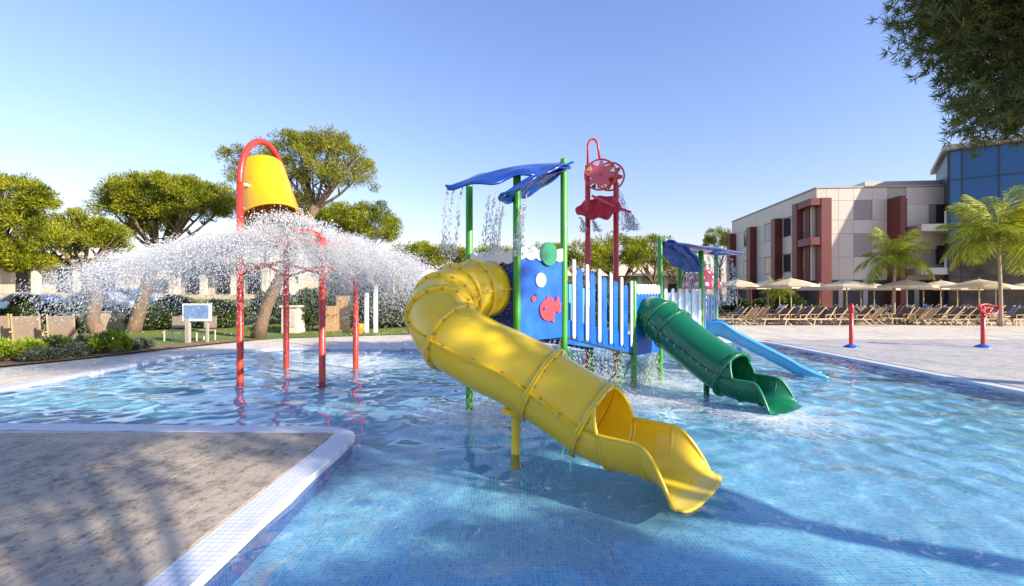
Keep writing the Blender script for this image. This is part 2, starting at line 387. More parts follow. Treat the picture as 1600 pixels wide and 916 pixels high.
def in_poly(px, py, poly):
    ins = np.zeros(px.shape, bool); n_ = len(poly)
    for i in range(n_):
        x0, y0 = poly[i-1]; x1, y1 = poly[i]
        if y0 == y1: continue
        c = ((y0 > py) != (y1 > py)) & (px < (x1-x0)*(py-y0)/(y1-y0)+x0); ins ^= c
    return ins
cx_ = X.ravel()[Fq].mean(1); cy_ = Y.ravel()[Fq].mean(1)
Fq = Fq[in_poly(cx_, cy_, offset(POOL, .12))]
used = np.unique(Fq); remap = np.zeros(X.size, np.int32); remap[used] = np.arange(len(used))
me = np_mesh('pool_water', np.stack([X.ravel(), Y.ravel(), Z.ravel()], -1)[used], remap[Fq])
tag(link('pool_water', me, M['water'], smooth=True), kind='structure')

# lawn on the left, rising to a bank
def lz(x, y): return .052+1.15*sm(24, 40, y+max(0, -x-14)*.25)*sm(2, -8, x)
lawn_edge = [(-13.4, 2), (-12.9, 9.8), (-11.7, 12.2), (-11.0, 14.6), (-9.8, 17.6), (-6, 19.6), (-2, 20.6), (5, 21.5), (9, 24)]
mb = MB(); nn = 40
E2 = spline([(x, y, 0) for x, y in lawn_edge], nn)
def lawnfn(u, v):
    e = E2[min(nn-1, int(round(u*(nn-1))))]; far = Vector((-110+u*150, 14+u*20+62*sm(0, .3, u), 0))
    p = e.lerp(far, v**1.4); return (p.x, p.y, lz(p.x, p.y))
mb.grid(lawnfn, nn, 24); tag(mb.build('lawn', M['lawn'], smooth=True), kind='structure')
mb = MB()
bed = [(-14.2, 9.4), (-12.75, 10.0), (-11.5, 12.3), (-10.8, 14.7), (-9.6, 17.7), (-10.6, 17.5), (-12, 15.2), (-13.2, 13.4), (-14.8, 11.6)]
mb.add([(x, y, .072) for x, y in bed], [tuple(range(len(bed)))]); tag(mb.build('planting_bed', M['soil']), kind='structure')

# stone slabs of the near corner terrace
terr = tag(MB().add([(-9.3, .5, .049), (-2.2, .5, .049), (-2.2, 5.9, .049), (-9.3, 5.9, .049)], [(0, 1, 2, 3)]).build('corner_terrace', M['concrete']), kind='structure')
def slab_mesh(name, w, d, mat, h=.012, b=.004):
    m = MB(); x, y = w/2, d/2
    m.add([(-x, -y, 0), (x, -y, 0), (x, y, 0), (-x, y, 0), (-x+b, -y+b, h), (x-b, -y+b, h), (x-b, y-b, h), (-x+b, y-b, h)],
          [(4, 5, 6, 7), (0, 1, 5, 4), (1, 2, 6, 5), (2, 3, 7, 6), (3, 0, 4, 7)])
    me_ = m.mesh(name); me_.materials.append(mat); return me_
def put(me_, parent, loc, name=None, rz=0):
    o = bpy.data.objects.new(name or me_.name, me_); COL.objects.link(o); o.parent = parent; o.location = Vector(loc)-OFF[parent]; o.rotation_euler[2] = rz; return o
sb = slab_mesh('border_slab', .598, .398, M['travertine_border']); sb2 = slab_mesh('border_slab', .398, .598, M['travertine_border'])
sl = slab_mesh('slab', .5975, .5975, M['travertine'])
x1, y1 = -2.203, 5.897
for i in range(9): put(sb2, terr, (x1-.2, y1-.40-.3-.6*i, .0505))
for i in range(10): put(sb, terr, (x1-.3-.6*i, y1-.2, .0505+random.uniform(-.0003, .0006)))
for i in range(10):
    for j in range(8): put(sl, terr, (x1-.4-.3-.6*i, y1-.4-.3-.6*j, .0505+random.uniform(-.0004, .0008)))
# paving of the splash pad on the right
pad = tag(MB().add([(9.34, 3.5, .050), (24, 3.5, .050), (24, 17.8, .050), (9.34, 17.8, .050)], [(0, 1, 2, 3)]).build('splash_pad', M['concrete']), kind='structure')
ps = slab_mesh('slab', .996, .996, M['pad'], .010, .003)
for i in range(13):
    for j in range(14): put(ps, pad, (9.86+i, 4.05+j, .0515+random.uniform(-.0004, .0008)))

# ------------------------------------------------------------------ play structure
PB = -.42
PL = {'F': (.07, 6.65, 3.49), 'L': (-.66, 7.32, 3.49), 'R': (.80, 7.30, 3.87), 'B': (.07, 7.97, 3.45),
      'P': (2.33, 9.06, 2.03), 'Q': (3.06, 9.78, 2.95), 'Pl': (1.63, 9.76, 1.95), 'Pb': (2.36, 10.46, 1.95),
      'A': (4.15, 10.4, 2.73), 'C': (5.3, 12.3, 2.85), 'E': (4.25, 12.0, 2.74)}
def p2(k, z=0): return Vector((PL[k][0], PL[k][1], z))
play = thing('play_structure', 'blue and green water play tower with picket bridge and leaf canopies in the pool', 'play structure', (1.2, 8.6, PB))
for k, (x, y, h) in PL.items():
    mb = MB(); mb.lathe([(.055, PB), (.055, h-.02), (.045, h), (.0, h+.008)], (x, y, 0), 20)
    o = mb.build('pole', M['green_pole'], play, smooth=True)
    mb = MB(); mb.lathe([(.07, 0), (.07, .03), (.0, .03)], (x, y, PB), 16); mb.build('base_ring', M['green_pole'], o)
def quad_deck(name, ks, z, th=.08):
    mb = MB(); P = [p2(k, z) for k in ks]; c = sum(P, Vector())/4; P = [c+(p-c)*.93 for p in P]
    mb.add([p-Vector((0, 0, th)) for p in P]+P, [(3, 2, 1, 0), (4, 5, 6, 7), (0, 1, 5, 4), (1, 2, 6, 5), (2, 3, 7, 6), (3, 0, 4, 7)])
    return mb.build(name, M['dark_steel'], play, bevel=.01)
quad_deck('platform', 'FRBL', 1.30); quad_deck('platform', ['P', 'Q', 'Pb', 'Pl'], .78); quad_deck('platform', 'QACE', .80)
mb = MB(); b0, b1 = p2('R', 1.24), p2('P', .74); c0, c1 = p2('B', 1.24), p2('Pl', .74)
dz = Vector((0, 0, .06)); P = [b0, b1, c1, c0]
mb.add([p-dz for p in P]+P, [(3, 2, 1, 0), (4, 5, 6, 7), (0, 1, 5, 4), (1, 2, 6, 5), (2, 3, 7, 6), (3, 0, 4, 7)]); mb.build('bridge_floor', M['dark_steel'], play)
mb = MB()
for a, b in ((b0, b1), (c0, c1)):
    mb.tube([a-Vector((0, 0, .12)), b-Vector((0, 0, .12))], .025, 8)
mb.build('bridge_beam', M['dark_steel'], play)
for a, b, za, zb in (('R', 'P', 1.0, -.35), ('P', 'R', .62, -.3), ('P', 'Q', .55, -.3), ('Q', 'P', .55, -.3), ('F', 'R', 1.0, -.2), ('R', 'B', 1.0, -.2), ('P', 'Pl', .55, -.3), ('Pl', 'P', .55, -.3), ('Q', 'Pb', .5, -.3)):
    A_, B_ = p2(a, za), p2(b, zb)
    if (a, b) == ('R', 'P'): B_ = A_.lerp(B_, .62); B_.z = -.35
    if (a, b) == ('P', 'R'): B_ = A_.lerp(B_, .45); B_.z = -.35
    mb = MB(); mb.tube([A_, B_], .014, 8); mb.build('brace', M['green_pole'], play)
def wave(u0, u1, z0, z1, amp, lam, n=60, ph=0):
    top = [(u0+(u1-u0)*i/n, z1+amp*abs(math.sin(math.pi*(u0+(u1-u0)*i/n)/lam+ph))) for i in range(n+1)]
    bot = [(u1-(u1-u0)*i/n, z0-amp*.7*abs(math.sin(math.pi*(u1-(u1-u0)*i/n)/lam+ph+.9))) for i in range(n+1)]
    return top+bot
def panel(a, b, z0, z1, mat, trim=(.0, .16), nin=.055, lam=.15):
    A_, B_ = p2(a), p2(b); U = (B_-A_).normalized(); L_ = (B_-A_).length; N = U.cross(Vector((0, 0, 1)))
    poly = [(nin, z0), (L_-nin, z0)]+[(L_-nin-(L_-2*nin)*i/40, z1-.03) for i in range(41)]
    o = MB().prism(poly, A_, U, (0, 0, 1), -.012, .012).build('wall_panel', mat, play)
    t = MB().prism(wave(nin, L_-nin, z1-trim[1]+.05, z1+trim[0], .055, lam), A_, U, (0, 0, 1), .016, .032).build('wave_trim', M['white'], o)
    t2 = MB().prism(wave(nin, L_-nin, z1-trim[1]+.05, z1+trim[0], .055, lam), A_, U, (0, 0, 1), -.032, -.016).build('wave_trim', M['white'], o)
    return o, A_, U, N, L_
# front right panel with the fish; N points outward (U x Z)
fr, A_, U, N, L_ = panel('F', 'R', 1.12, 2.42, M['panel_blue'], lam=.2)
def disc_on(o, u, z, r, mat, name, t0=.016, t1=.03, n=28, sx=1):
    return MB().prism([(u+r*sx*math.cos(2*math.pi*k/n), z+r*math.sin(2*math.pi*k/n)) for k in range(n)], A_, U, (0, 0, 1), t0, t1).build(name, mat, o)
disc_on(fr, .60, 2.38, .175, M['disc'], 'green_disc', .036, .055)
disc_on(fr, .45, 1.99, .105, M['white'], 'bubble'); disc_on(fr, .30, 1.72, .042, M['fish'], 'bubble'); disc_on(fr, .34, 1.765, .025, M['panel_dark'], 'bubble')
fish = [(.42, 1.56), (.45, 1.46), (.53, 1.40), (.62, 1.385), (.66, 1.39), (.69, 1.37), (.73, 1.36), (.72, 1.43), (.74, 1.50), (.78, 1.53), (.82, 1.50), (.88, 1.53), (.86, 1.58), (.885, 1.64), (.83, 1.66), (.84, 1.73), (.79, 1.745), (.77, 1.70), (.745, 1.66), (.70, 1.70), (.67, 1.745), (.62, 1.72), (.60, 1.76), (.55, 1.71), (.49, 1.67), (.44, 1.62)]
fo = MB().prism(fish, A_, U, (0, 0, 1), .016, .034).build('fish', M['fish'], fr)
MB().prism([(.505+.026*math.cos(k*.4), 1.57+.03*math.sin(k*.4)) for k in range(16)], A_, U, (0, 0, 1), .037, .042).build('eye', M['panel_dark'], fo)
# left panel (drop-speckled navy)
def drop_cloud(P, size, vel=None, stretch=1.0):
    # octahedral drops; vel gives the stretch direction
    N_ = len(P); size = np.broadcast_to(size, (N_,)); d = np.zeros((N_, 3)); d[:, 2] = 1
    if vel is not None: d = vel/np.maximum(1e-6, np.linalg.norm(vel, axis=1, keepdims=True))
    t = np.where(np.abs(d[:, :1]) < .8, np.array([[1., 0, 0]]), np.array([[0, 1., 0]])); a = np.cross(d, t); a /= np.linalg.norm(a, axis=1, keepdims=True); b = np.cross(d, a)
    s = size[:, None]; V_ = np.stack([P+a*s, P+(b*.87-a*.5)*s, P-(b*.87+a*.5)*s, P+d*s*stretch, P-d*s*stretch], 1).reshape(-1, 3)
    f = np.array([(0, 1, 3), (1, 2, 3), (2, 0, 3), (1, 0, 4), (2, 1, 4), (0, 2, 4)])
    return V_, (f[None]+5*np.arange(N_)[:, None, None]).reshape(-1, 3)
fl, A_, U, N, L_ = panel('L', 'F', 1.12, 2.36, M['panel_dark'], lam=.2)
n_ = 500; uu = rng.uniform(.08, L_-.08, n_); zz = rng.beta(1.6, 1.2, n_)*1.25+1.12
pp = np.array([A_+U*u+N*.017+Vector((0, 0, z)) for u, z in zip(uu, zz)])
V_, F_ = drop_cloud(pp, rng.uniform(.003, .009, n_)); o = link('water_beads', np_mesh('water_beads', V_, F_, OFF[play]), M['drops'], fl); tag(o, kind='stuff')
panel('B', 'L', 1.12, 2.36, M['panel_dark'], lam=.16)
pq, A_, U, N, L_ = panel('P', 'Q', .60, 1.92, M['panel_blue'], lam=.12)
# bridge railings: kick board, blue slats, white pickets
def rail(a, b, za, zb, pitch, wmat, bmat, top_a, front=True, nw=6, scale=1.0, board=True):
    A_, B_ = p2(a), p2(b); U = (B_-A_).normalized(); L_ = (B_-A_).length
    zz = lambda u: za+(zb-za)*u/L_
    if board:
        poly = [(.06, zz(.06)-.04), (L_-.06, zz(L_)-.04), (L_-.06, zz(L_)+.30), (.06, zz(.06)+.34)]
        MB().prism(poly, A_, U, (0, 0, 1), -.012, .012).build('kick_board', bmat, play)
    MB().tube([A_+U*.05+Vector((0, 0, zz(0)+.92*scale)), A_+U*(L_-.05)+Vector((0, 0, zz(L_)+.92*scale))], .018, 8).build('rail', M['dark_steel'], play)
    def pk(u, w, z0, z1, mat, t0, t1, name):
        h = w/2; pl = [(u+h*math.cos(R(180+180*k/6)), z0+h*math.sin(R(180+180*k/6))) for k in range(7)]+[(u+h*math.cos(R(180*k/6)), z1+h*math.sin(R(180*k/6))) for k in range(7)]
        MB().prism(pl, A_, U, (0, 0, 1), t0, t1).build(name, mat, play)
    for i in range(nw):
        u = L_*(i+.55)/nw
        pk(u, .085, zz(u)+.10, zz(u)+1.26*scale, wmat, .030, .052, 'picket')
        u2 = u+L_*.5/nw
        if u2 < L_-.06: pk(u2, .16, zz(u2)+.1, zz(u2)+1.12*scale, bmat, .014, .028, 'slat')
rail('R', 'P', 1.06, .70, .35, M['white'], M['panel_blue'], 0)
rail('B', 'Pl', 1.06, .70, .35, M['white'], M['lightblue'], 0)
rail('Q', 'A', .72, .72, .2, M['white'], M['cyan_white'], 0, nw=6, scale=.9)
rail('A', 'C', .72, .72, .2, M['cyan_white'], M['lightblue'], 0, nw=5, scale=.82, board=False)
rail('E', 'Q', .72, .72, .2, M['white'], M['lightblue'], 0, nw=6, scale=.85)
# leaf canopies
def leaf(name, base, tip, side, w, mat, arch=.1, cup=.12, lobes=3, wav=.012, tipz=0, parent=play, th=.025, rib=None):
    base, tip, side = Vector(base), Vector(tip), Vector(side).normalized(); ax = tip-base; up = side.cross(ax).normalized()
    if up.z < 0: up = -up
    def prof(s): return w*(math.sin(math.pi*min(1, .04+.96*s)**.85)**.55 if 0 < s < 1 else 0.08)*(1+.09*math.sin(lobes*2*math.pi*s))
    def fn(u, v):
        t = v*2-1; k = max(.03*w, prof(u)) if u < .995 else .1*w
        p = base+ax*u+side*(t*k)+up*(arch*math.sin(math.pi*u)-cup*t*t*math.sin(math.pi*u)**.5+wav*math.sin(u*lobes*2*math.pi+t*2)*abs(t)+.008*math.sin(t*9+u*4)*math.sin(math.pi*u))
        return p
    o = MB().grid(fn, 40, 15).build(name, mat, parent, smooth=True, solid=th)
    mb = MB(); mb.tube([fn(i/12, .5)-up*.03 for i in range(13)], [.022-.0012*i for i in range(13)], 8); mb.build('rib', rib or mat, o, smooth=True)
    return o
RT = (.82, 7.26, 3.78)
leaf('leaf_canopy', RT, (-.90, 6.50, 3.25), (-.35, .80, .22), .46, M['leaf_blue'], arch=.09, cup=.10, wav=.03, rib=M['fish'])
leaf('leaf_canopy', (.80, 7.22, 3.70), (-.16, 6.15, 3.06), (.60, -.45, .45), .34, M['leaf_blue'], arch=.05, cup=.10)
QT = (3.1, 9.8, 2.86)
leaf('leaf_canopy', QT, (5.85, 11.9, 2.78), (-.5, .8, .06), .55, M['leaf_blue'], arch=.02, cup=.10, rib=M['pink_wheel'])
leaf('leaf_canopy', (3.12, 9.75, 2.80), (4.1, 10.3, 2.30), (.25, -.5, .55), .26, M['leaf_blue'], arch=.04, cup=.06)

# ------------------------------------------------------------------ slides
def frame_path(pts):
    out = []
    for i, p in enumerate(pts):
        t = (pts[min(i+1, len(pts)-1)]-pts[max(i-1, 0)]).normalized(); s_ = t.cross(Vector((0, 0, 1))).normalized(); out.append((p, t, s_, s_.cross(t).normalized()))
    return out
def tube_slide(root, path, r, joints, mat, seam=(0, 1), arch_len=.22, trough=1.15, lip=.5, bolts=M['steel'], edge=None, n=160, end_dir=None, end_z=None):
    fp = frame_path(spline(path, n)); K = 36
    def ring(i, rr): p, t, s_, u = fp[i]; return [p+(s_*math.cos(2*math.pi*k/K)+u*math.sin(2*math.pi*k/K))*rr for k in range(K)]
    js = [int(j*(n-1)) for j in joints]
    for a, b in zip(js[:-1], js[1:]):
        mb = MB(); ids = list(range(a, b+1, 2))
        if ids[-1] != b: ids.append(b)
        P = [v for i in ids for v in ring(i, r)]
        mb.add(P, [(i*K+k, i*K+(k+1) % K, (i+1)*K+(k+1) % K, (i+1)*K+k) for i in range(len(ids)-1) for k in range(K)])
        o = mb.build('tube_section', mat, root, smooth=True, solid=.018)
        if b-a > 14:   # seam flanges of the two half shells, left and right
            for sg in (-1, 1):
                mb = MB(); P = []
                for i in ids:
                    p, t, s_, u = fp[i]; c = p+s_*sg*r
                    P += [c+u*.010, c+s_*sg*.035+u*.010, c+s_*sg*.035-u*.010, c-u*.010]
                mb.add(P, [(i*4+q, i*4+(q+1) % 4, (i+1)*4+(q+1) % 4, (i+1)*4+q) for i in range(len(ids)-1) for q in range(4)])
                so_ = mb.build('seam', mat, o, smooth=False)
            mb = MB()
            for i in ids[3::6]:
                p, t, s_, u = fp[i]
                for sg in (-1, 1): mb.lathe([(.014, -.022), (.014, .022), (0, .024)], p+s_*sg*(r+.022), 6, axis=u)
            if mb.v: tag(mb.build('seam_bolts', bolts, o), kind='stuff')
    for j in js[1:]:
        p, t, s_, u = fp[j]
        f = MB().lathe([(r-.01, -.026), (r+.048, -.026), (r+.052, -.006), (r+.040, 0), (r+.052, .006), (r+.048, .026), (r-.01, .026)], p, 40, axis=t).build('flange', mat, root, smooth=True)
        mb = MB()
        for k in range(14):
            a = 2*math.pi*(k+.5)/14; q = p+(s_*math.cos(a)+u*math.sin(a))*(r+.03); mb.lathe([(.0, -.042), (.013, -.04), (.013, .04), (.0, .042)], q, 6, axis=t)
        tag(mb.build('flange_bolts', bolts, f), kind='stuff')
    # exit: short hooded ring, then an open trough with a flared lip
    p, t, s_, u = fp[-1]
    t2 = Vector(end_dir).normalized(); s2 = t2.cross(Vector((0, 0, 1))).normalized(); up = Vector((0, 0, 1))
    zb = end_z
    c_end = Vector((p.x, p.y, 0))+t2*arch_len; c_end.z = zb+r
    def hood(u_, v):
        a = 2*math.pi*v; w = sm(0, 1, u_)
        cut = .12*max(0, math.sin(a))*w        # hood leans back at the crown
        c = p.lerp(c_end, u_)-t2*cut
        sv = s_.lerp(s2, w).normalized(); uv = u.lerp(up, w).normalized()
        return c+(sv*math.cos(a)+uv*math.sin(a))*r
    h = MB().grid(hood, 12, K+1).build('exit_hood', mat, root, smooth=True, solid=.022)
    MB().tube([hood(1, k/K*.5) for k in range(K+1)], .020, 8).build('hood_rim', edge or mat, h, smooth=True)
    def tr(u_, v):
        ph = (v*2-1)                     # -1 .. 1 across
        fl = sm(.35, 1, u_); rimh = r*(1-.03*u_) * max(.015, math.cos(min(1, max(0, (u_-.42)/.50))*math.pi/2))**.8
        wdt = r*(1+.27*fl)
        prog = u_*trough-.10*trough*fl*abs(ph)**2
        a = ph*math.pi/2; x = wdt*math.copysign(abs(math.sin(a))**.85, a); z = rimh*((1-fl)*(1-abs(math.cos(a)))+fl*abs(ph)**3.5)
        c = c_end+t2*prog; return (c.x+s2.x*x, c.y+s2.y*x, zb+z-.045*sm(.5, 1, u_))
    to = MB().grid(tr, 30, 33).build('exit_trough', mat, root, smooth=True, solid=.020)
    for v in (0, 1):
        MB().tube([tr(i/24, v) for i in range(24)], .019, 8).build('trough_rim', edge or mat, to, smooth=True)
    for u_ in (.02, .46):
        mb = MB(); mb.tube([Vector(tr(u_, v/20))+Vector((0, 0, -.015)) for v in range(21)], .022, 6); mb.build('trough_flange', mat, to, smooth=True)
    return fp
ys = thing('tube_slide', 'large yellow enclosed tube slide curling down from the tower to the near water', 'slide', (.04, 5.3, PB))
tube_slide(ys, [(-.30, 7.0, 1.86), (-.58, 6.72, 1.83), (-.82, 6.42, 1.73), (-.91, 6.05, 1.56), (-.77, 5.70, 1.34), (-.38, 5.46, 1.12), (.10, 5.32, .91), (.52, 5.14, .68), (.86, 4.95, .48)],
           .40, [0, .11, .21, .31, .41, .54, .82, 1.0], M['yellow'], end_dir=(.76, -.62, 0), end_z=.05, arch_len=.25, trough=.93)
sp = WP(806, 690, 5.3)
MB().lathe([(.075, PB), (.075, PB+.03), (.05, PB+.035), (.05, .44), (.06, .46), (.06, .5), (0, .5)], (.04, 5.33, 0), 16).build('support_post', M['yellow'], ys, smooth=True)
MB().lathe([(.17, 0), (.17, .02), (.15, .05), (.08, .06)], (.04, 5.33, .46), 16).build('saddle', M['yellow'], ys)
gs = thing('tube_slide', 'dark green enclosed tube slide leaving the lower platform beside the picket bridge', 'slide', (3.4, 8.4, PB))
tube_slide(gs, [(2.72, 9.40, 1.35), (2.85, 9.22, 1.30), (3.02, 8.95, 1.12), (3.22, 8.62, .88), (3.45, 8.28, .64), (3.68, 7.93, .44)],
           .385, [0, .25, .42, 1.0], M['green_plastic'], end_dir=(.62, -.78, 0), end_z=.04, arch_len=.20, trough=.74, edge=M['disc'])
MB().lathe([(.07, PB), (.05, PB+.03), (.05, .36), (0, .37)], (3.42, 8.33, 0), 14).build('support_post', M['green_plastic'], gs, smooth=True)
bs = thing('open_slide', 'light blue open slide with raised curved sides running down to the pool', 'slide', (5.4, 10.8, PB))
def bslide(u_, v):
    ph = v*2-1; a = Vector((4.55, 11.12, 0)); b = Vector((6.75, 10.22, 0)); t = (b-a).normalized(); s_ = Vector((-t.y, t.x, 0))
    z = .80*(1-sm(.10, .88, u_)) if u_ > .10 else .80
    z = .80*(1-min(1, max(0, (u_-.12)/.66))**1.08) + .01
    rim = (.24+.10*math.exp(-((u_-.12)/.12)**2))*(1-sm(.72, 1, u_)*.93); w = .34
    e = abs(ph)**3.2; c = a.lerp(b, u_)+s_*ph*w
    return (c.x, c.y, z+rim*e+.02*math.exp(-(ph/.12)**2)*1)
o = MB().grid(bslide, 40, 25).build('slide_bed', M['lightblue'], bs, smooth=True, solid=.03)
for v in (0, 1): MB().tube([bslide(i/30, v) for i in range(31)], .028, 8).build('side_rim', M['lightblue'], bs, smooth=True)
MB().bar((5.2, 10.85, PB), (5.2, 10.85, .55), .08, .08).build('support_post', M['lightblue'], bs)

# ------------------------------------------------------------------ bucket tower and tipping bucket
BX = {'FL': (-5.50, 9.58), 'FR': (-3.84, 9.58), 'BL': (-5.36, 11.24), 'BR': (-3.71, 11.24)}
bt = thing('bucket_frame', 'red steel frame on four poles with a tall arch, drenched in spray', 'splash frame', (-4.6, 10.4, PB))
for k, (x, y) in BX.items():
    h = 4.0 if k[1] == 'L' else 2.92
    o = MB().lathe([(.066, PB), (.066, h), (0, h+.005)], (x, y, 0), 18).build('pole', M['red_pole'], bt, smooth=True)
    MB().lathe([(.13, PB), (.13, PB+.03), (.07, PB+.04)], (x, y, 0), 16).build('base_flange', M['red_pole'], o)
a, b = Vector((*BX['FL'], 0)), Vector((*BX['BL'], 0))
MB().tube([a+Vector((0, 0, 3.99))]+[a.lerp(b, .5-.5*math.cos(math.pi*i/24))+Vector((0, 0, 4.05+1.05*math.sin(math.pi*i/24))) for i in range(25)]+[b+Vector((0, 0, 3.99))], .064, 16).build('arch', M['red_pole'], bt, smooth=True)
hub = Vector((-4.60, 10.41, 3.22))
cyc = ['FL', 'FR', 'BR', 'BL']
for i in range(4):
    p = Vector((*BX[cyc[i]], 0)); q = Vector((*BX[cyc[(i+1) % 4]], 0)); m = p.lerp(q, .5)
    MB().tube([p+Vector((0, 0, 2.18)), m+Vector((0, 0, 2.44)), q+Vector((0, 0, 2.18))], .032, 10).build('gable_brace', M['red_pole'], bt, smooth=True)
    MB().tube([m+Vector((0, 0, 2.42)), m+Vector((0, 0, 2.86))], .025, 8).build('strut', M['red_pole'], bt)
    MB().tube([p+Vector((0, 0, 2.86)), q+Vector((0, 0, 2.86))], .032, 10).build('ring_beam', M['red_pole'], bt)
    MB().tube([p+Vector((0, 0, 2.90)), hub], .03, 10).build('rafter', M['red_pole'], bt)
MB().lathe([(.40, -.14), (.28, -.06), (.12, -.01), (0, .02)], hub, 24).build('splash_plate', M['red_plastic'], bt, smooth=True, solid=.02)
bk = thing('tipping_bucket', 'big yellow bucket tipped over under the red arch', 'bucket', WP(414, 300, 10.4))
t0, t1 = WP(408, 261, 10.62), WP(424, 343, 10.22); ax = (t1-t0); H = ax.length
body = MB().lathe([(0, 0), (.40, 0), (.455, .02), (.47, .06), (.52, H*.4), (.60, H*.97), (.625, H*.985), (.625, H), (.585, H), (.575, H*.96), (.50, H*.4), (.44, .08), (0, .06)], t0, 48, axis=ax).build('bucket_body', M['bucket'], bk, smooth=True)
for sg, k in ((-1, 'FL'), (1, 'BL')):
    q = Vector((*BX[k], 4.02)); c = t0+ax*.45; MB().tube([q, c+(q-c).normalized()*.45], .03, 10).build('pivot_pin', M['white'], bk)
MB().box(t0-ax.normalized()*.02, (.16, .16, .10)).build('inlet', M['white'], bk)

# ------------------------------------------------------------------ red water wheel feature
ww = thing('splash_tower', 'tall red twin pole water wheel with tilted red scoop behind the bridge', 'water feature', (2.0, 10.85, PB))
r1, r2_ = Vector((1.76, 11.0, 0)), Vector((2.36, 10.75, 0))
MB().lathe([(.075, PB), (.075, 3.0), (.062, 3.02), (.062, 4.76), (0, 4.77)], r1, 18).build('pole', M['red_pole'], ww, smooth=True)
MB().lathe([(.062, PB), (.062, 4.3), (0, 4.31)], r2_, 18).build('pole', M['red_pole'], ww, smooth=True)
MB().tube([r1+Vector((0, 0, 4.7))]+[r1+Vector((.0, 0, 5.15))]+[r1+Vector((.12-.12*math.cos(math.pi*i/12), 0, 5.18+.2*math.sin(math.pi*i/12))) for i in range(13)]+[r1+Vector((.27, -.05, 4.9))], .028, 10).build('spout', M['red_pole'], ww, smooth=True)
def wheel(c, r, ax, mat, cols):
    ax = Vector(ax).normalized(); U = ax.cross(Vector((0, 0, 1))).normalized(); V = U.cross(ax)
    star = []
    for k in range(32):
        rr = r*.9 if k % 4 in (0, 1) else r*.62; an = 2*math.pi*k/32; star.append((rr*math.cos(an), rr*math.sin(an)))
    o = MB().prism(star, c, U, V, -.02, .02).build('wheel_disc', mat, ww)
    MB().tube([c+(U*math.cos(2*math.pi*k/40)+V*math.sin(2*math.pi*k/40))*r for k in range(41)], .022, 8).build('wheel_rim', M['red_pole'], o, smooth=True)
    for k, m_ in enumerate(cols):
        if m_ is None: continue
        an = 2*math.pi*(k*4+2.5)/32; e = Vector((math.cos(an), math.sin(an))); f = Vector((-e.y, e.x))
        q = [e*r*.60+f*.0, e*r*.93+f*r*.17, e*r*.97, e*r*.93-f*r*.17]
        MB().prism([(p_.x, p_.y) for p_ in q], c, U, V, -.012, .012).build('vane', M[m_], o)
    return o
wheel(WP(938, 273, 10.75), .35, (-.30, -1, .05), M['pink_wheel'], ['bucket', 'white', None, 'white', None, 'orange', 'black', None])
wheel(WP(953, 276, 11.15), .33, (-.30, -1, .05), M['red_pole'], [None]*8)
MB().tube([WP(938, 273, 10.70), WP(958, 276, 11.3)], .03, 10).build('axle', M['red_pole'], ww)
MB().tube([r2_+Vector((0, 0, 4.28)), WP(955, 276, 11.15)], .03, 10).build('axle_arm', M['red_pole'], ww)
leaf('scoop', WP(968, 318, 10.5), WP(900, 332, 11.0), (-.1, .72, .70), .42, M['red_plastic'], arch=-.10, cup=-.10, lobes=3, wav=.03, parent=ww)
MB().tube([WP(925, 306, 10.8), WP(958, 322, 10.6), WP(986, 332, 10.4)], .03, 8).build('scoop_spout', M['pink_wheel'], ww)

# ------------------------------------------------------------------ mushroom, flower, sprayers
mu = thing('mushroom_shower', 'red mushroom water shower with white spots behind the small leaf canopy', 'water feature', (6.0, 15.0, PB))
c = Vector((6.03, 15.0, 1.93)); prof = [(.58, 0), (.57, .04), (.50, .26), (.38, .45), (.2, .58), (0, .63)]
cap = MB().lathe(prof, c, 32).build('cap', M['red_plastic'], mu, smooth=True, solid=.02)
def cap_pt(an, h):
    for (ra, ha), (rb, hb) in zip(prof[:-1], prof[1:]):
        if ha <= h <= hb: r_ = ra+(rb-ra)*(h-ha)/(hb-ha); break
    sl = Vector((rb-ra, hb-ha)).normalized(); nrm = Vector((math.cos(an)*sl.y, math.sin(an)*sl.y, -sl.x)); return c+Vector((r_*math.cos(an), r_*math.sin(an), h)), nrm
for row, (h, cnt, r_) in enumerate(((.14, 11, .075), (.34, 8, .07), (.50, 5, .06))):
    for k in range(cnt):
        q, nr = cap_pt(2*math.pi*(k+.5*row)/cnt, h); MB().lathe([(r_, .004), (r_*.9, .016), (0, .022)], q, 12, axis=nr).build('spot', M['white'], cap)
MB().lathe([(.14, PB), (.12, 1.0), (.14, 1.95)], (6.03, 15, 0), 20).build('stem', M['white'], mu, smooth=True)
flw = thing('spray_flower', 'small yellow and white flower sprayer on a light blue post by the blue slide', 'water feature', (5.25, 12.55, PB))
MB().tube([(5.25, 12.55, PB), (5.25, 12.55, 1.2), (5.23, 12.5, 1.62)], .035, 10).build('post', M['lightblue'], flw, smooth=True)
fc = Vector((5.22, 12.45, 1.68))
for k in range(9):
    an = 2*math.pi*k/9; d_ = Vector((math.cos(an), math.sin(an)*.6, -.28)); sd_ = Vector((-math.sin(an), math.cos(an), 0))
    MB().add([fc+d_*.03, fc+d_*.14+sd_*.05, fc+d_*.26-Vector((0, 0, .05)), fc+d_*.14-sd_*.05], [(0, 1, 2, 3)]).build('petal', M['white'] if k % 2 else M['canvas'], flw, solid=.012)
MB().lathe([(.07, -.04), (.08, .02), (.04, .06), (0, .07)], fc, 12).build('centre', M['bucket'], flw, smooth=True)
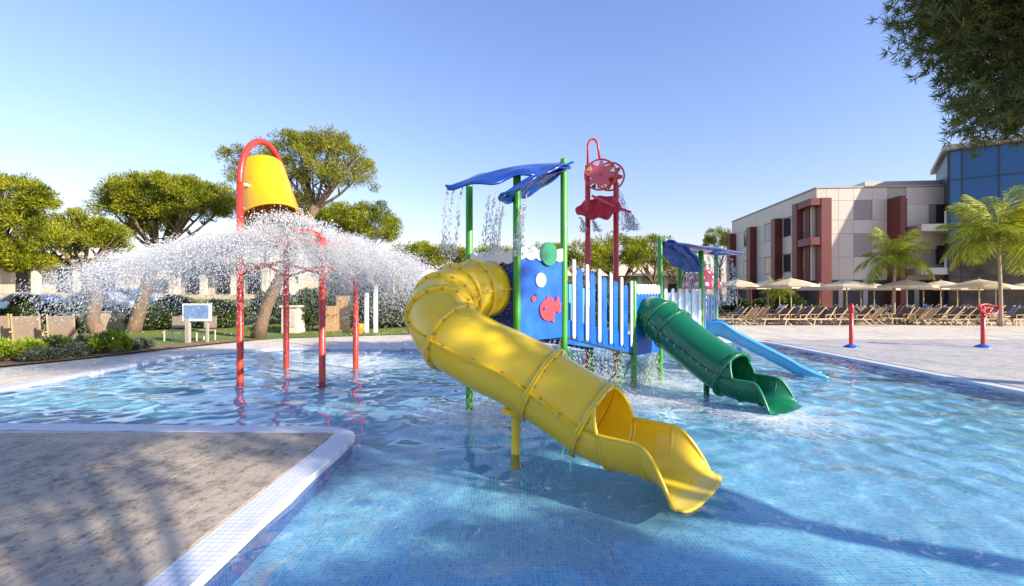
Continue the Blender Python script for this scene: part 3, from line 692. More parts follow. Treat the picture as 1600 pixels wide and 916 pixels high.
def sprayer(x, y, top, label, wheel_=False):
    t = thing('water_sprayer', label, 'water feature', (x, y, .062), 'sprayers on the splash pad')
    MB().lathe([(.22, .062), (.21, .09), (.12, .14), (.07, .16)], (x, y, 0), 20).build('base', M['panel_blue'], t, smooth=True)
    MB().lathe([(.062, .15), (.058, top), (.0, top+.01)], (x, y, 0), 16).build('post', M['red_pole'], t, smooth=True)
    if wheel_:
        cc = Vector((x+.12, y-.05, top-.1))
        MB().tube([cc+Vector((.27*math.cos(2*math.pi*k/28), .09*math.sin(2*math.pi*k/28), .16*math.sin(2*math.pi*k/28))) for k in range(29)], .03, 8).build('ring', M['red_plastic'], t, smooth=True)
        for an in (20, 110, 200, 290): MB().tube([(x, y, top-.08), cc+Vector((.27*math.cos(R(an)), .09*math.sin(R(an)), .16*math.sin(R(an))))], .022, 8).build('spoke', M['red_plastic'], t)
        for sg in (-1, 1): MB().lathe([(.05, 0), (.06, .06), (.03, .1), (0, .1)], cc+Vector((.27*sg, -.02, .05)), 10, axis=(sg, 0, .4)).build('nozzle', M['red_plastic'], t)
    else:
        MB().lathe([(.075, top-.25), (.085, top-.1), (.06, top+.03), (0, top+.04)], (x, y, 0), 14).build('nozzle', M['red_plastic'], t, smooth=True)
    return t
g = 1.74*F_PX/(543-458); sprayer((1330-800)/F_PX*g, g, 1.42, 'slim red spray post with a blue foot on the splash pad')
g2 = 1.74*F_PX/(543-458); sprayer((1536-800)/F_PX*g2, g2, 1.38, 'red spray post with a ring wheel on top and blue foot', True)

# ------------------------------------------------------------------ trees
def unit(n_, g): v = g.normal(size=(n_, 3)); return v/np.linalg.norm(v, axis=1, keepdims=True)
def tufts(C, Nrm, rc, per, L, w, g, up=.5, flat=.75):
    n_ = len(C)*per; c = np.repeat(C, per, 0); nr = np.repeat(Nrm, per, 0); rcs = np.repeat(np.broadcast_to(rc, (len(C),)), per)[:, None]
    q = unit(n_, g); rad = g.random((n_, 1))**.45; P = c+q*rad*rcs*np.array([1, 1, flat])
    d = q*.9+nr*.5+np.array([0, 0, up])+g.normal(size=(n_, 3))*.45; d /= np.linalg.norm(d, axis=1, keepdims=True)
    s = np.cross(d, unit(n_, g)); s /= np.linalg.norm(s, axis=1, keepdims=True)
    l = L*g.uniform(.6, 1.3, (n_, 1)); ww = w*g.uniform(.6, 1.3, (n_, 1))
    V_ = np.stack([P-s*ww, P+s*ww, P+d*l], 1).reshape(-1, 3)
    return V_, np.arange(n_*3).reshape(-1, 3)
def pine(label, base, lobes, mat='pine', name='pine_tree', trunk_r=.2, dens=1.0, per=110, rc=.42, L=.16, w=.045, fork=None, group='umbrella pines', seed=0, trunk_pts=None, under=-.5, gapf=1.0):
    g = np.random.default_rng(100+seed); base = Vector(base)
    t = thing(name, label, 'tree', base, group)
    C, Nr = [], []
    for (c, rad) in lobes:
        c = np.array(c); rad = np.array(rad); area = rad[0]*rad[1]+rad[2]*(rad[0]+rad[1])
        n_ = max(8, int(area*4.9*dens/(rc*rc*3.2)))
        u = unit(n_*3, g); u = u[u[:, 2] > under][:n_]; k = g.uniform(.62, 1.04, (len(u), 1))
        lump = 1+.13*np.sin(u[:, :1]*5+seed)*np.sin(u[:, 1:2]*6+seed*2)
        C.append(c+u*rad*k*lump); nn_ = u/rad; Nr.append(nn_/np.linalg.norm(nn_, axis=1, keepdims=True))
    C = np.concatenate(C); Nr = np.concatenate(Nr)
    V_, F_ = tufts(C, Nr, rc*g.uniform(.65, 1.2, len(C)), int(per*2.3), L*.85, w*.40, g)
    cr = link('crown', np_mesh('crown', V_, F_, base), M[mat], t)
    mb = MB(); top = Vector(lobes[0][0])
    fk = Vector(fork) if fork else base.lerp(top, .55)
    tp = spline(trunk_pts or [base-Vector((0, 0, .1)), base.lerp(fk, .5)+Vector((g.uniform(-.12, .12), g.uniform(-.1, .1), 0)), fk], 10)
    mb.tube(tp, [trunk_r*(1.35 if i == 0 else 1.1-.035*i) for i in range(10)], 12)
    tr_ = mb.build('trunk', M['bark'], t, smooth=True)
    mb = MB()
    for (c, rad) in lobes:
        c = Vector(c); nb = 4
        for k in range(nb):
            a = g.uniform(0, 6.28); e = c+Vector((math.cos(a)*rad[0]*.75, math.sin(a)*rad[1]*.75, rad[2]*g.uniform(-.1, .55)))
            m1 = fk.lerp(e, .45)+Vector((0, 0, -.10*(e-fk).length*g.uniform(.2, 1))); pts = spline([fk, m1, e], 7)
            mb.tube(pts, [trunk_r*.36*(1-.13*i) for i in range(7)], 7)
            for q in range(2):
                s0 = pts[3+q]; e2 = s0+Vector((g.uniform(-.8, .8), g.uniform(-.8, .8), g.uniform(.2, .9)))*min(rad)*.7; mb.tube([s0, s0.lerp(e2, .5)+Vector((0, 0, .05)), e2], [trunk_r*.22, trunk_r*.16, trunk_r*.07], 5)
    mb.build('limbs', M['bark'], tr_, smooth=True)
    return t
def lob(px, py, d, w, h, dep=None, dd=0):
    c = WP(px, py, d+dd); return ((c.x, c.y, c.z), (w/F_PX*d/2, (dep if dep else w*.8)/F_PX*d/2, h/F_PX*d/2))
def base_at(px, d): return (((px-800)/F_PX*d), d, lz((px-800)/F_PX*d, d))
# tall pine behind the bucket
pine('tall airy umbrella pine with pale leaning trunk behind the yellow bucket', base_at(405, 18.4),
     [lob(515, 262, 18.4, 130, 104), lob(455, 255, 18.4, 110, 92, dd=.6), lob(368, 250, 18.4, 46, 46), lob(400, 275, 18.6, 60, 60), lob(550, 275, 18.2, 74, 74), lob(490, 232, 18.6, 100, 46), lob(470, 310, 18.8, 60, 50), lob(372, 275, 18.5, 30, 40)],
     'pine_olive', trunk_r=.22, per=80, rc=.33, L=.12, w=.035, dens=.95, seed=1, fork=WP(492, 326, 18.4),
     trunk_pts=[Vector(base_at(403, 18.4)), WP(420, 470, 18.4), WP(462, 390, 18.4), WP(478, 350, 18.4), WP(494, 322, 18.4)])
pine('broad flat topped umbrella pine left of the bucket, dark trunk in the spray', base_at(207, 21.5),
     [lob(222, 322, 21.5, 125, 82), lob(290, 322, 21.8, 130, 80), lob(338, 318, 21.5, 62, 60), lob(262, 300, 21.5, 150, 45), lob(240, 352, 22, 80, 50)],
     'pine', trunk_r=.27, per=120, rc=.40, L=.15, w=.045, seed=2, fork=WP(245, 395, 21.5), dens=1.15)
pine('low rounded pine with a sunlit leaning trunk between the two bigger left pines', base_at(158, 18.7),
     [lob(130, 368, 19.0, 100, 72), lob(165, 378, 18.8, 62, 56), lob(100, 390, 19.0, 62, 60)], 'pine', trunk_r=.24, per=120, rc=.34, L=.14, w=.042, seed=3,
     fork=WP(130, 425, 18.9), trunk_pts=[Vector(base_at(160, 18.7)), WP(144, 500, 18.7), WP(150, 465, 18.7), WP(132, 420, 18.9)], dens=1.1)
pine('dense pine cut by the left edge of the picture', base_at(-70, 17),
     [lob(20, 318, 17, 105, 88), lob(-30, 330, 17, 130, 110), lob(30, 372, 17, 120, 88), lob(-40, 400, 17, 150, 90), lob(62, 310, 16.8, 36, 44), lob(40, 408, 17, 60, 30)], 'pine', trunk_r=.28, per=120, rc=.36, L=.15, w=.045, seed=4, dens=1.1)
pine('bright green low umbrella pine right of the tall airy pine', base_at(560, 26),
     [lob(520, 352, 26, 90, 64), lob(570, 352, 26, 96, 70), lob(596, 360, 26.2, 52, 50)], 'pine', trunk_r=.25, per=110, rc=.42, L=.17, w=.05, seed=5)
far = [(648, 398, 36, 70, 40, 'small far pine just left of the yellow slide top'), (700, 402, 38, 66, 36, 'far pine peeking over the yellow slide top'), (618, 402, 42, 40, 28, 'far pine half hidden by spray, right of the low umbrella pine'),
       (915, 405, 30, 74, 52, 'pine behind the left red pole of the water wheel'), (968, 398, 32, 86, 56, 'pine behind the right red pole of the water wheel'), (1018, 396, 30, 74, 60, 'pine with bare limbs behind the small leaf canopy'),
       (1122, 374, 70, 40, 34, 'far dark pine beside the first red column of the hotel'), (860, 402, 40, 60, 44, 'far pine behind the fish panel'), (770, 404, 40, 70, 40, 'far pine seen between the tower poles'), (1062, 412, 34, 50, 44, 'dark pine behind the mushroom')]
for i, (px, py, d, w, h, lb) in enumerate(far):
    pine(lb, base_at(px+6, d), [lob(px, py, d, w, h), lob(px+w*.33, py+6, d+.5, w*.6, h*.75), lob(px-w*.35, py+8, d-.3, w*.55, h*.7)], 'pine_olive' if i % 3 == 1 else 'pine', trunk_r=.2, per=70, rc=.5, L=.22, w=.07, seed=10+i, group='background pines')
# big pines of the grove right of and behind the viewer; one reaches into the upper right corner
def needle_pine(label, base, fork, lobes, seed, n_t, L=.13, w=.0045, per=26, trunk_r=.24, rc=.10, forks=None):
    g = np.random.default_rng(seed); base = Vector(base); t = thing('pine_tree', label, 'tree', base, 'grove pines')
    vol = np.array([l[1][0]*l[1][1]*l[1][2] for l in lobes]); cnt = (n_t*vol/vol.sum()).astype(int); C, Nr, tw = [], [], MB()
    fk = Vector(fork); brm = MB()
    for (c, rad), n_ in zip(lobes, cnt):
        c = np.array(c); rad = np.array(rad); ns = max(8, n_//9)        # sprays of tufts on twigs
        u = unit(ns, g); r_ = g.random((ns, 1))**.42; Pc = c+u*r_*rad
        e = Vector(c); bp = spline([fk, fk.lerp(e, .5)+Vector((0, 0, -.2)), e], 6); brm.tube(bp, [trunk_r*.5*(1-.14*i) for i in range(6)], 8)
        for k in range(ns):
            p_ = Vector(Pc[k]); out = (Vector(u[k])+Vector((0, 0, .25))).normalized()
            if k % 2 == 0:
                m_ = p_.lerp(e, .5)+Vector((0, 0, -.1)); tw.tube([e.lerp(p_, .15), m_, p_+out*.1], [.022, .014, .006], 5, cap=False)
            q = np.array(p_)+np.array(out)*g.uniform(-.25, .25, (9, 1))+g.normal(size=(9, 3))*.13
            C.append(q); Nr.append(np.repeat(np.array(out)[None], 9, 0))
    C = np.concatenate(C); Nr = np.concatenate(Nr)
    V_, F_ = tufts(C, Nr, rc*g.uniform(.3, .6, len(C)), per, L, w, g, up=.15, flat=1)
    link('crown', np_mesh('crown', V_, F_, base), M['pine_near'], t)
    tp = spline([base-Vector((0, 0, .1)), base.lerp(fk, .5)+Vector((.1, .1, 0)), fk], 10); mb = MB(); mb.tube(tp, [trunk_r*(1.3 if i == 0 else 1.1-.03*i) for i in range(10)], 14)
    tr_ = mb.build('trunk', M['bark'], t, smooth=True); brm.build('limbs', M['bark'], tr_, smooth=True); tw.build('twigs', M['bark'], tr_, smooth=True)
    return t
gp = needle_pine('near pine reaching in from the right with drooping needle sprays over the glass building', (13.5, 7.0, .05), (12.0, 7.6, 4.6),
     [((9.2, 8.0, 6.1), (1.55, 1.7, .75)), ((8.2, 8.0, 7.05), (1.25, 1.5, .75)), ((8.9, 7.9, 5.05), (1.25, 1.4, .48)), ((7.6, 7.9, 6.35), (.6, .8, .45)), ((10.8, 7.6, 6.4), (1.6, 2.0, 1.6)), ((10.0, 7.8, 5.2), (1.3, 1.4, .7)), ((12.6, 7.0, 7.2), (2, 2.2, 1.5))], 41, 15000, per=24, L=.15, w=.010)
def grove(label, a, p, z0, z1, rad, seed, n_t, trunk_r=.17, zf=4.3, k_=9, lr=.36):
    # a: metres along the light, p: across it
    h_ = Vector((TOSUN.x, TOSUN.y)).normalized(); x, y = -h_.y*p+h_.x*-a, h_.x*p+h_.y*-a; g = np.random.default_rng(seed); lobes = []
    for k in range(k_):
        an = k*2.4+seed; r_ = rad*.82*math.sqrt((k+.3)/k_); lobes.append(((x+math.cos(an)*r_, y+math.sin(an)*r_, z0+.4+(z1-z0-.8)*((k*.618+.3*g.random()) % 1)), (rad*lr, rad*lr, (z1-z0)*.17)))
    return needle_pine(label, (x+.3, y, .05), (x, y, zf), lobes, seed, n_t, per=20, w=.010, L=.16, trunk_r=trunk_r)
grove('grove pine behind the viewer whose trunk shadow crosses the near water', -9.8, 4.7, 5.6, 8.6, 2.1, 51, 1700, trunk_r=.16, lr=.29)
grove('grove pine behind the viewer shading the near water', -14.4, 1.75, 5.4, 8.4, 2.2, 54, 3600, trunk_r=.2, lr=.46)
grove('grove pine behind the viewer shading the corner terrace', -7.4, .9, 5.8, 9.6, 2.7, 52, 3400, trunk_r=.13, lr=.34, k_=11)
grove('grove pine behind the viewer at far left shading the terrace edge', -8.4, -2.8, 5.2, 9.0, 2.8, 53, 2800, trunk_r=.2)

# ------------------------------------------------------------------ palms
def frond_mesh(L=1.9, droop=1.0, n_=26, seed=0):
    g = np.random.default_rng(seed); mb = MB(); pts = []
    for i in range(n_+1):
        u = i/n_; pts.append(Vector((L*(u-.18*u*u*droop), 0, L*(.55*u-.95*droop*u*u*.62))))
    mb.tube(pts[::2], [.022*(1-.8*i/(n_/2)) for i in range(len(pts[::2]))], 5)
    for i in range(3, n_+1):
        u = i/n_; ll = L*.34*math.sin(math.pi*(.12+.84*u))**.7; p_ = pts[i]; t_ = (pts[i]-pts[i-1]).normalized()
        for sg in (-1, 1):
            for q in range(2):
                d_ = (Vector((0, sg, 0))*.8+t_*g.uniform(.35, .7)+Vector((0, 0, g.uniform(-.75, .05)))).normalized(); wv = t_*.015
                b_ = p_-t_*q*.03; m_ = b_+d_*ll*.55+Vector((0, 0, -.02)); e_ = b_+d_*ll+Vector((0, 0, -ll*.22))
                mb.add([b_-wv*.5, b_+wv*.5, m_+wv, e_, m_-wv], [(0, 1, 2, 4), (4, 2, 3)])
    return mb.mesh('frond')
FR = [frond_mesh(1.9, dr, seed=i) for i, dr in enumerate((.7, 1.0, 1.35))]
for f in FR: f.materials.append(M['palm'])
def palm(label, x, y, h, sc, nf, seed, lean=0, r=.12):
    g = random.Random(seed); t = thing('palm_tree', label, 'palm tree', (x, y, .05), 'palms')
    mb = MB(); pts = [(x+lean*(i/10)**2, y, .05+h*i/10) for i in range(11)]
    mb.tube(pts, [r*(1.25 if i == 0 else 1.0-.03*i+.02*(i % 2)) for i in range(11)], 12); mb.build('trunk', M['palm_bark'], t, smooth=True)
    mb = MB(); mb.lathe([(r*.75, 0), (r*1.0, .15*sc), (r*.6, .45*sc), (.02, .7*sc)], pts[-1], 12); mb.build('crownshaft', M['palm'], t, smooth=True)
    for k in range(nf):
        u = k/nf; o = bpy.data.objects.new('frond', FR[0 if u < .35 else 1 if u < .7 else 2]); COL.objects.link(o); o.parent = t
        o.location = (lean, 0, h+.35*sc-.25*u*sc); o.rotation_euler = (0, R(-52+72*u+g.uniform(-10, 10)), k*2.4+g.uniform(-.3, .3)); s_ = sc*g.uniform(.85, 1.15); o.scale = (s_, s_, s_)
    return t
d = 25; palm('tall feathery palm in front of the blue glass building', (1564-800)/F_PX*d, d, 4.1, 1.65, 30, 1, lean=-.12, r=.095)
d = 27; palm('short palm leaning by the red column with drooping yellow green fronds', (1396-800)/F_PX*d, d, 3.3, 1.15, 20, 2, lean=.1, r=.10)
d = 38; palm('dark squat palm behind the umbrellas by the hotel wall', (1214-800)/F_PX*d, d, 1.5, .9, 16, 4, r=.2)

# ------------------------------------------------------------------ hotel
def hotel():
    o0 = Vector((28.9, 45.0, 0)); ux = Vector((1, -.0905, 0)).normalized(); uy = Vector((.0905, 1, 0)).normalized()  # along front, along left side
    H = 11.85; Wd, Dp = 13.5, 21.5
    t = thing('hotel_building', 'three storey cream panelled hotel with dark red columns behind the parasols', 'building', o0)
    def B(name, mat, u0, u1, v0, v1, z0, z1, parent=t, bevel=0):
        mb = MB(); P = [o0+ux*u+uy*v+Vector((0, 0, z)) for z in (z0, z1) for u, v in ((u0, v0), (u1, v0), (u1, v1), (u0, v1))]
        mb.add(P, [(3, 2, 1, 0), (4, 5, 6, 7), (0, 1, 5, 4), (1, 2, 6, 5), (2, 3, 7, 6), (3, 0, 4, 7)]); return mb.build(name, mat, parent, bevel=bevel)
    core = B('wall_core', M['concrete'], .12, Wd, .12, Dp, 0, H-.15)
    B('roof_cap', M['concrete'], -.06, Wd, -.06, Dp+.06, H-.13, H+.02)
    B('roof_box', M['cladding'], 6.2, Wd, 3, 12, H+.02, H+1.1)
    # front cladding
    zs = [3.05, 5.2, 7.4, 8.7, 10.55, H-.16]
    us = [0.03, .95, 2.0, 3.35, 5.0, 6.33]
    for i in range(5):
        for j in range(5):
            dark = (i in (0, 3)) and (j in (1, 3)) and not (i == 0 and j == 1 and False)
            if i == 0 and j in (1, 3): pass
            B('panel', M['cladding_dark'] if dark else M['cladding'], us[i]+.012, us[i+1]-.012, .0+.03*dark, .12, zs[j]+.012, zs[j+1]-.012)
    for u0, u1 in ((8.0, 9.6), (9.6, 11.4), (11.4, 13.4)):
        B('panel', M['cladding'], u0+.012, u1-.012, 0, .12, 10.06, H-.17)
    # left side cladding and windows
    vs_ = [0.03, 2.2, 3.0, 4.5, 6.6, 8.9, 11.1, 13.4, 15.9, 17.3, 19.6, Dp]
    win = {1, 3, 5, 8}
    for i in range(11):
        for z0, z1, is_w in ((3.05, 4.0, 0), (4.0, 6.0, 1), (6.0, 7.8, 0), (7.8, 9.9, 1), (9.9, H-.16, 0)):
            if is_w and i in win:
                f = B('window', M['cladding_dark'], .07, .125, vs_[i]+.02, vs_[i+1]-.02, z0, z1); mid = (vs_[i]+vs_[i+1])/2
                B('pane', M['glass_dark'], .04, .068, vs_[i]+.1, mid-.03, z0+.1, z1-.1, f); B('pane', M['glass_dark'], .04, .068, mid+.03, vs_[i+1]-.1, z0+.1, z1-.1, f)
            else: B('panel', M['cladding'], 0, .12, vs_[i]+.012, vs_[i+1]-.012, z0+.012, z1-.012)
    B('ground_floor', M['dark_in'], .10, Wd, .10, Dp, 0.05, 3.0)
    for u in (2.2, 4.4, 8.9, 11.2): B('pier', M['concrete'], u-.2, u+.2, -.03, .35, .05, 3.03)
    # red columns
    for v, w, top in ((6.7, .95, 9.95), (13.3, 1.1, 9.95), (20.0, 1.3, 9.95)):
        B('column', M['brick_red'], -.8, -.005, v, v+w, .05, top)
    # portal with slots at the corner
    for a0, a1, b0_, b1_ in ((-1.0, -.35, 1.6, 2.5), (-.05, .85, -1.0, -.02)):
        B('column', M['brick_red'], a0, a1, b0_, b1_, .05, 10.65)
    for z0, z1 in ((10.0, 10.64), (6.3, 7.0)):
        B('lintel', M['brick_red'], -.95, .80, -.95, 2.45, z0, z1)
    B('slot_fin', M['brick_red'], -.45, -.25, .4, 1.0, 3.0, 10.1); B('slot_fin', M['cladding'], -.35, -.05, .1, .35, 3.0, 10.1)
    B('column', M['brick_red'], 6.35, 6.75, -1.7, .1, .05, 10.6); B('column', M['brick_red'], 6.76, 7.9, -.25, .1, .05, 10.58)
    B('wall_reveal', M['stucco'], 8.0, 9.9, -.05, .1, 7.97, 10.04); B('reveal_dark', M['cladding_dark'], 9.9, 10.6, .02, .1, 7.97, 10.03)
    # balconies
    for z, h in ((7.9, 2.1), (4.0, 2.2)):
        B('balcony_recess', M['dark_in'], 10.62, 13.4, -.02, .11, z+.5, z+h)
        bl = B('balcony_slab', M['cladding'], 7.9, 13.5, -2.0, -.03, z-.55, z+.06)
        for k in range(5): B('balcony_pane', M['rail_glass'], 9.9+k*.7, 10.52+k*.7, -1.97, -1.94, z+.07, z+1.05, bl)
        for k in range(6): B('rail_post', M['steel'], 9.83+k*.7, 9.87+k*.7, -1.98, -1.92, z+.06, z+1.12, bl)
        B('handrail', M['steel'], 9.8, 13.4, -2.0, -1.93, z+1.12, z+1.17, bl)
        B('panel', M['cladding'], 8.02, 13.4, 0.0, .1, 5.9 if z > 5 else 3.05, 7.85 if z > 5 else 4.4)
hotel()
def glass_building():
    o0 = Vector((38.8, 42.0, 0)); ux = Vector((.80, -.60, 0)).normalized(); uy = Vector((.60, .80, 0)).normalized(); H = 14.7
    t = thing('glass_building', 'blue glass curtain wall building with thin flat roof at right edge', 'building', o0)
    gm = NT('curtain_glass'); nz = gm.n('TexNoise', Scale=.35, Detail=2); gm.l(gm.pos(), nz.inputs[0])
    oi = gm.n('ObjectInfo'); c = gm.mix(oi.outputs['Random'], (.035, .095, .20), (.055, .135, .26)); gm.l(c, gm.p.inputs['Base Color'])
    gm.p.inputs['Metallic'].default_value = .55; gm.p.inputs['Roughness'].default_value = .05; gm.bump(nz.outputs[0], .06, .4)
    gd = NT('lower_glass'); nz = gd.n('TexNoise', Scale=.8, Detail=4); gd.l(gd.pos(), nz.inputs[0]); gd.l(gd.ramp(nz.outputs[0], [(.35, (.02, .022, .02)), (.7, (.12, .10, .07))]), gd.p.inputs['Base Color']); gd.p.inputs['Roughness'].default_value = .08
    def B(name, mat, u0, u1, v0, v1, z0, z1, parent=t):
        mb = MB(); P = [o0+ux*u+uy*v+Vector((0, 0, z)) for z in (z0, z1) for u, v in ((u0, v0), (u1, v0), (u1, v1), (u0, v1))]
        mb.add(P, [(3, 2, 1, 0), (4, 5, 6, 7), (0, 1, 5, 4), (1, 2, 6, 5), (2, 3, 7, 6), (3, 0, 4, 7)]); return mb.build(name, mat, parent)
    B('core', M['mullion'], .1, 17.6, .1, 10, 0, H-.3)
    B('roof', M['concrete'], -.45, 18, -.6, 10.5, H-.28, H+.12)
    us = [0, .8, 3.1, 5.9, 8.8, 11.7, 14.6, 17.5]; zs = [.2, 3.2, 6.2, 8.6, 11.8, H-.32]
    for i in range(7):
        for j in range(5):
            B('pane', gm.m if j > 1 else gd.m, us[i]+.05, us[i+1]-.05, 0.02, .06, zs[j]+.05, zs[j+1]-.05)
    for u in us: B('mullion', M['mullion'], u-.055, u+.055, -.06, .09, .1, H-.3)
    for z in zs[:-1]: B('transom', M['mullion'], -.05, 17.5, -.04, .085, z-.05, z+.05)
    for u0, u1, z0, z1 in ((1.2, 1.95, 8.4, 11.0), (2.95, 4.0, 8.4, 11.0)):
        pass
    B('side_wall', M['mullion'], -.12, -.06, .2, 9, 0, H-.3)
glass_building()

# left hotel wing beyond the lawn, and pale far houses
def far_house(label, x0, x1, y, z0, z1, bays, mat='stucco', dep=6):
    t = thing('hotel_wing', label, 'building', ((x0+x1)/2, y, z0), 'pale hotel wings beyond the lawn')
    m = MB(); m.box(((x0+x1)/2, y+dep/2+1.2, (z0+z1)/2), (x1-x0, dep, z1-z0)); m.build('wall', M[mat], t)
    MB().box(((x0+x1)/2, y+dep/2, z1+.1), (x1-x0+.6, dep+2.6, .28)).build('roof', M['stucco'], t)
    w = (x1-x0)/bays
    for k in range(bays+1): MB().box((x0+k*w, y+.1, (z0+z1)/2), (.5, .5, z1-z0)).build('pillar', M['stucco'], t)
    for k in range(bays):
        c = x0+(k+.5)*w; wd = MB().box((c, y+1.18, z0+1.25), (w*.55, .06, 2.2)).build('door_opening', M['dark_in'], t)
        MB().box((c+w*.14, y+1.13, z0+1.2), (w*.22, .03, 2.0)).build('pane', M['glass_dark'], wd)
    MB().box(((x0+x1)/2, y-.6, z0-.5), (x1-x0+1.5, .5, 1.1)).build('terrace_wall', M['stone_wall'], t)
    return t
far_house('cream hotel wing with dark terrace openings at the left edge', -56, -36.5, 44, 1.75, 5.0, 5)
far_house('pale hotel wing half hidden by spray left of the bucket', -33, -24, 46, 1.6, 4.7, 3)
far_house('pale hotel wing seen through spray under the bucket frame', -21, -10, 52, 1.6, 4.9, 4)
far_house('low peach house behind the water wheel pines', 6, 22, 58, .6, 3.9, 5)

# ------------------------------------------------------------------ parasols and loungers of the far terrace
def make_umbrella():
    t = thing('parasol', 'x', 'parasol', (0, 0, 0), 'cream parasols on the far terrace')
    MB().lathe([(.26, 0), (.26, .06), (.06, .09), (.0, .09)], (0, 0, 0), 14).build('base', M['concrete'], t)
    MB().tube([(0, 0, .06), (0, 0, 2.38)], .035, 8).build('pole', M['wood'], t)
    mb = MB(); n_ = 8; P = [(0, 0, 2.50)]
    for (r_, z) in ((.55, 2.37), (1.36, 2.13), (1.37, 2.03)):
        P += [(r_*math.cos(2*math.pi*(k+.5)/n_), r_*math.sin(2*math.pi*(k+.5)/n_), z) for k in range(n_)]
    Fs = [(0, 1+k, 1+(k+1) % n_) for k in range(n_)]+[(1+a*n_+k, 1+(a+1)*n_+k, 1+(a+1)*n_+(k+1) % n_, 1+a*n_+(k+1) % n_) for a in range(2) for k in range(n_)]
    cn = mb.add(P, Fs).build('canopy', M['canvas'], t, solid=.01)
    MB().lathe([(.02, 2.5), (.03, 2.55), (0, 2.6)], (0, 0, 0), 8).build('finial', M['wood'], cn)
    mb = MB()
    for k in range(n_):
        an = 2*math.pi*(k+.5)/n_; mb.tube([(0, 0, 2.40), (1.33*math.cos(an), 1.33*math.sin(an), 2.10)], .010, 4)
    tag(mb.build('ribs', M['wood'], t), kind='stuff'); return t
rows = [(27, [1236, 1323, 1417, 1530], 'front row'), (30.5, [1152, 1200, 1281, 1366, 1470, 1556, 1608], 'middle row'), (34.5, [1174, 1218, 1300, 1345, 1443, 1496], 'back row')]
um = None; ordn = ['first', 'second', 'third', 'fourth', 'fifth', 'sixth', 'seventh']
for d, pxs, rn in rows:
    for k, px in enumerate(pxs):
        o = make_umbrella() if um is None else copy_tree(um); um = um or o
        o.location = ((px-800)/F_PX*d, d, .05); o.rotation_euler = (0, 0, random.random()); s_ = random.uniform(.96, 1.04); o.scale = (s_, s_, s_*random.uniform(.97, 1.02))
        o['label'] = f'cream canvas parasol, {ordn[k]} from the left in the {rn} of the far terrace'
def make_lounger(towel=None, sling='mesh_brown', back=48):
    t = thing('sun_lounger', 'x', 'sun lounger', (0, 0, 0), 'loungers on the far terrace')
    # lies along x, head at +x
    hx = .45; ca, sa = math.cos(R(back)), math.sin(R(back))
    MB().box((-.25, 0, .34), (1.25, .56, .025)).build('seat', M[sling], t)
    bp = MB(); bp.bar((hx-.08, 0, .345), (hx-.08+.78*ca, 0, .345+.78*sa), .56, .025, up=(-sa, 0, ca)); bko = bp.build('backrest', M[sling], t)
    for sg in (-1, 1):
        MB().bar((-.92, .30*sg, .34), (.85, .30*sg, .34), .045, .05).build('side_rail', M['wood'], t)
        MB().bar((hx-.08, .29*sg, .35), (hx-.08+.84*ca, .29*sg, .35+.84*sa), .04, .05).build('back_rail', M['wood'], bko)
        MB().bar((-.80, .29*sg, 0), (-.70, .29*sg, .33), .05, .05).build('leg', M['wood'], t); MB().bar((.85, .29*sg, 0), (.45, .29*sg, .33), .05, .05).build('leg', M['wood'], t)
        MB().bar((.05, .32*sg, .56), (.62, .32*sg, .58), .06, .03).build('armrest', M['wood'], t); MB().bar((.08, .32*sg, .34), (.08, .32*sg, .56), .035, .035).build('arm_post', M['wood'], t)
    return t
pl_ = make_lounger(); k = 0
spots = []
px = 1138
while px < 1600: spots.append((px, 26.2+random.uniform(-.5, .5), 0)); px += random.uniform(15, 22)
px = 1134
while px < 1600: spots.append((px, 29.2+random.uniform(-.5, .5), 1)); px += random.uniform(17, 24)
px = 1140
while px < 1500: spots.append((px, 32.6+random.uniform(-.4, .4), 2)); px += random.uniform(22, 32)
cnt = {0: 0, 1: 0, 2: 0}; rname = {0: 'nearest', 1: 'middle', 2: 'farthest'}
nums = 'first second third fourth fifth sixth seventh eighth ninth tenth eleventh twelfth thirteenth fourteenth fifteenth sixteenth seventeenth eighteenth nineteenth twentieth twenty-first twenty-second twenty-third twenty-fourth twenty-fifth twenty-sixth twenty-seventh twenty-eighth twenty-ninth thirtieth thirty-first thirty-second'.split()
for i, (px, d, rw) in enumerate(spots):
    o = pl_ if i == 0 else copy_tree(pl_); o.location = ((px-800)/F_PX*d, d, .05); o.rotation_euler = (0, 0, random.choice([.15, .3, -.2, 2.9, -1.2, .1, -.05])+random.uniform(-.2, .2))
    o['label'] = f'brown sling teak lounger, {nums[cnt[rw]]} from the left in the {rname[rw]} lounger row'; cnt[rw] += 1
    if rw and random.random() < .55:      # towels lie on some backrests
        a = o.rotation_euler[2]; ca, sa = math.cos(R(48)), math.sin(R(48)); Mx = Matrix.Translation(o.location) @ Matrix.Rotation(a, 4, 'Z')
        b = random.random() < .6; m = MB(); P0 = Vector((.32, 0, .375)); P1 = Vector((.32+.74*ca, 0, .375+.74*sa)); m.bar(Mx @ P0, Mx @ P1, .50, .02, up=Mx.to_3x3() @ Vector((-sa, 0, ca)))
        tw_ = m.build('towel', M['towel'] if b else M['towel_white'], origin=o.location.copy())
        tag(tw_, f"{'blue grey' if b else 'white'} towel on the {nums[cnt[rw]-1]} lounger from the left in the {rname[rw]} row", 'towel', 'towels on loungers')

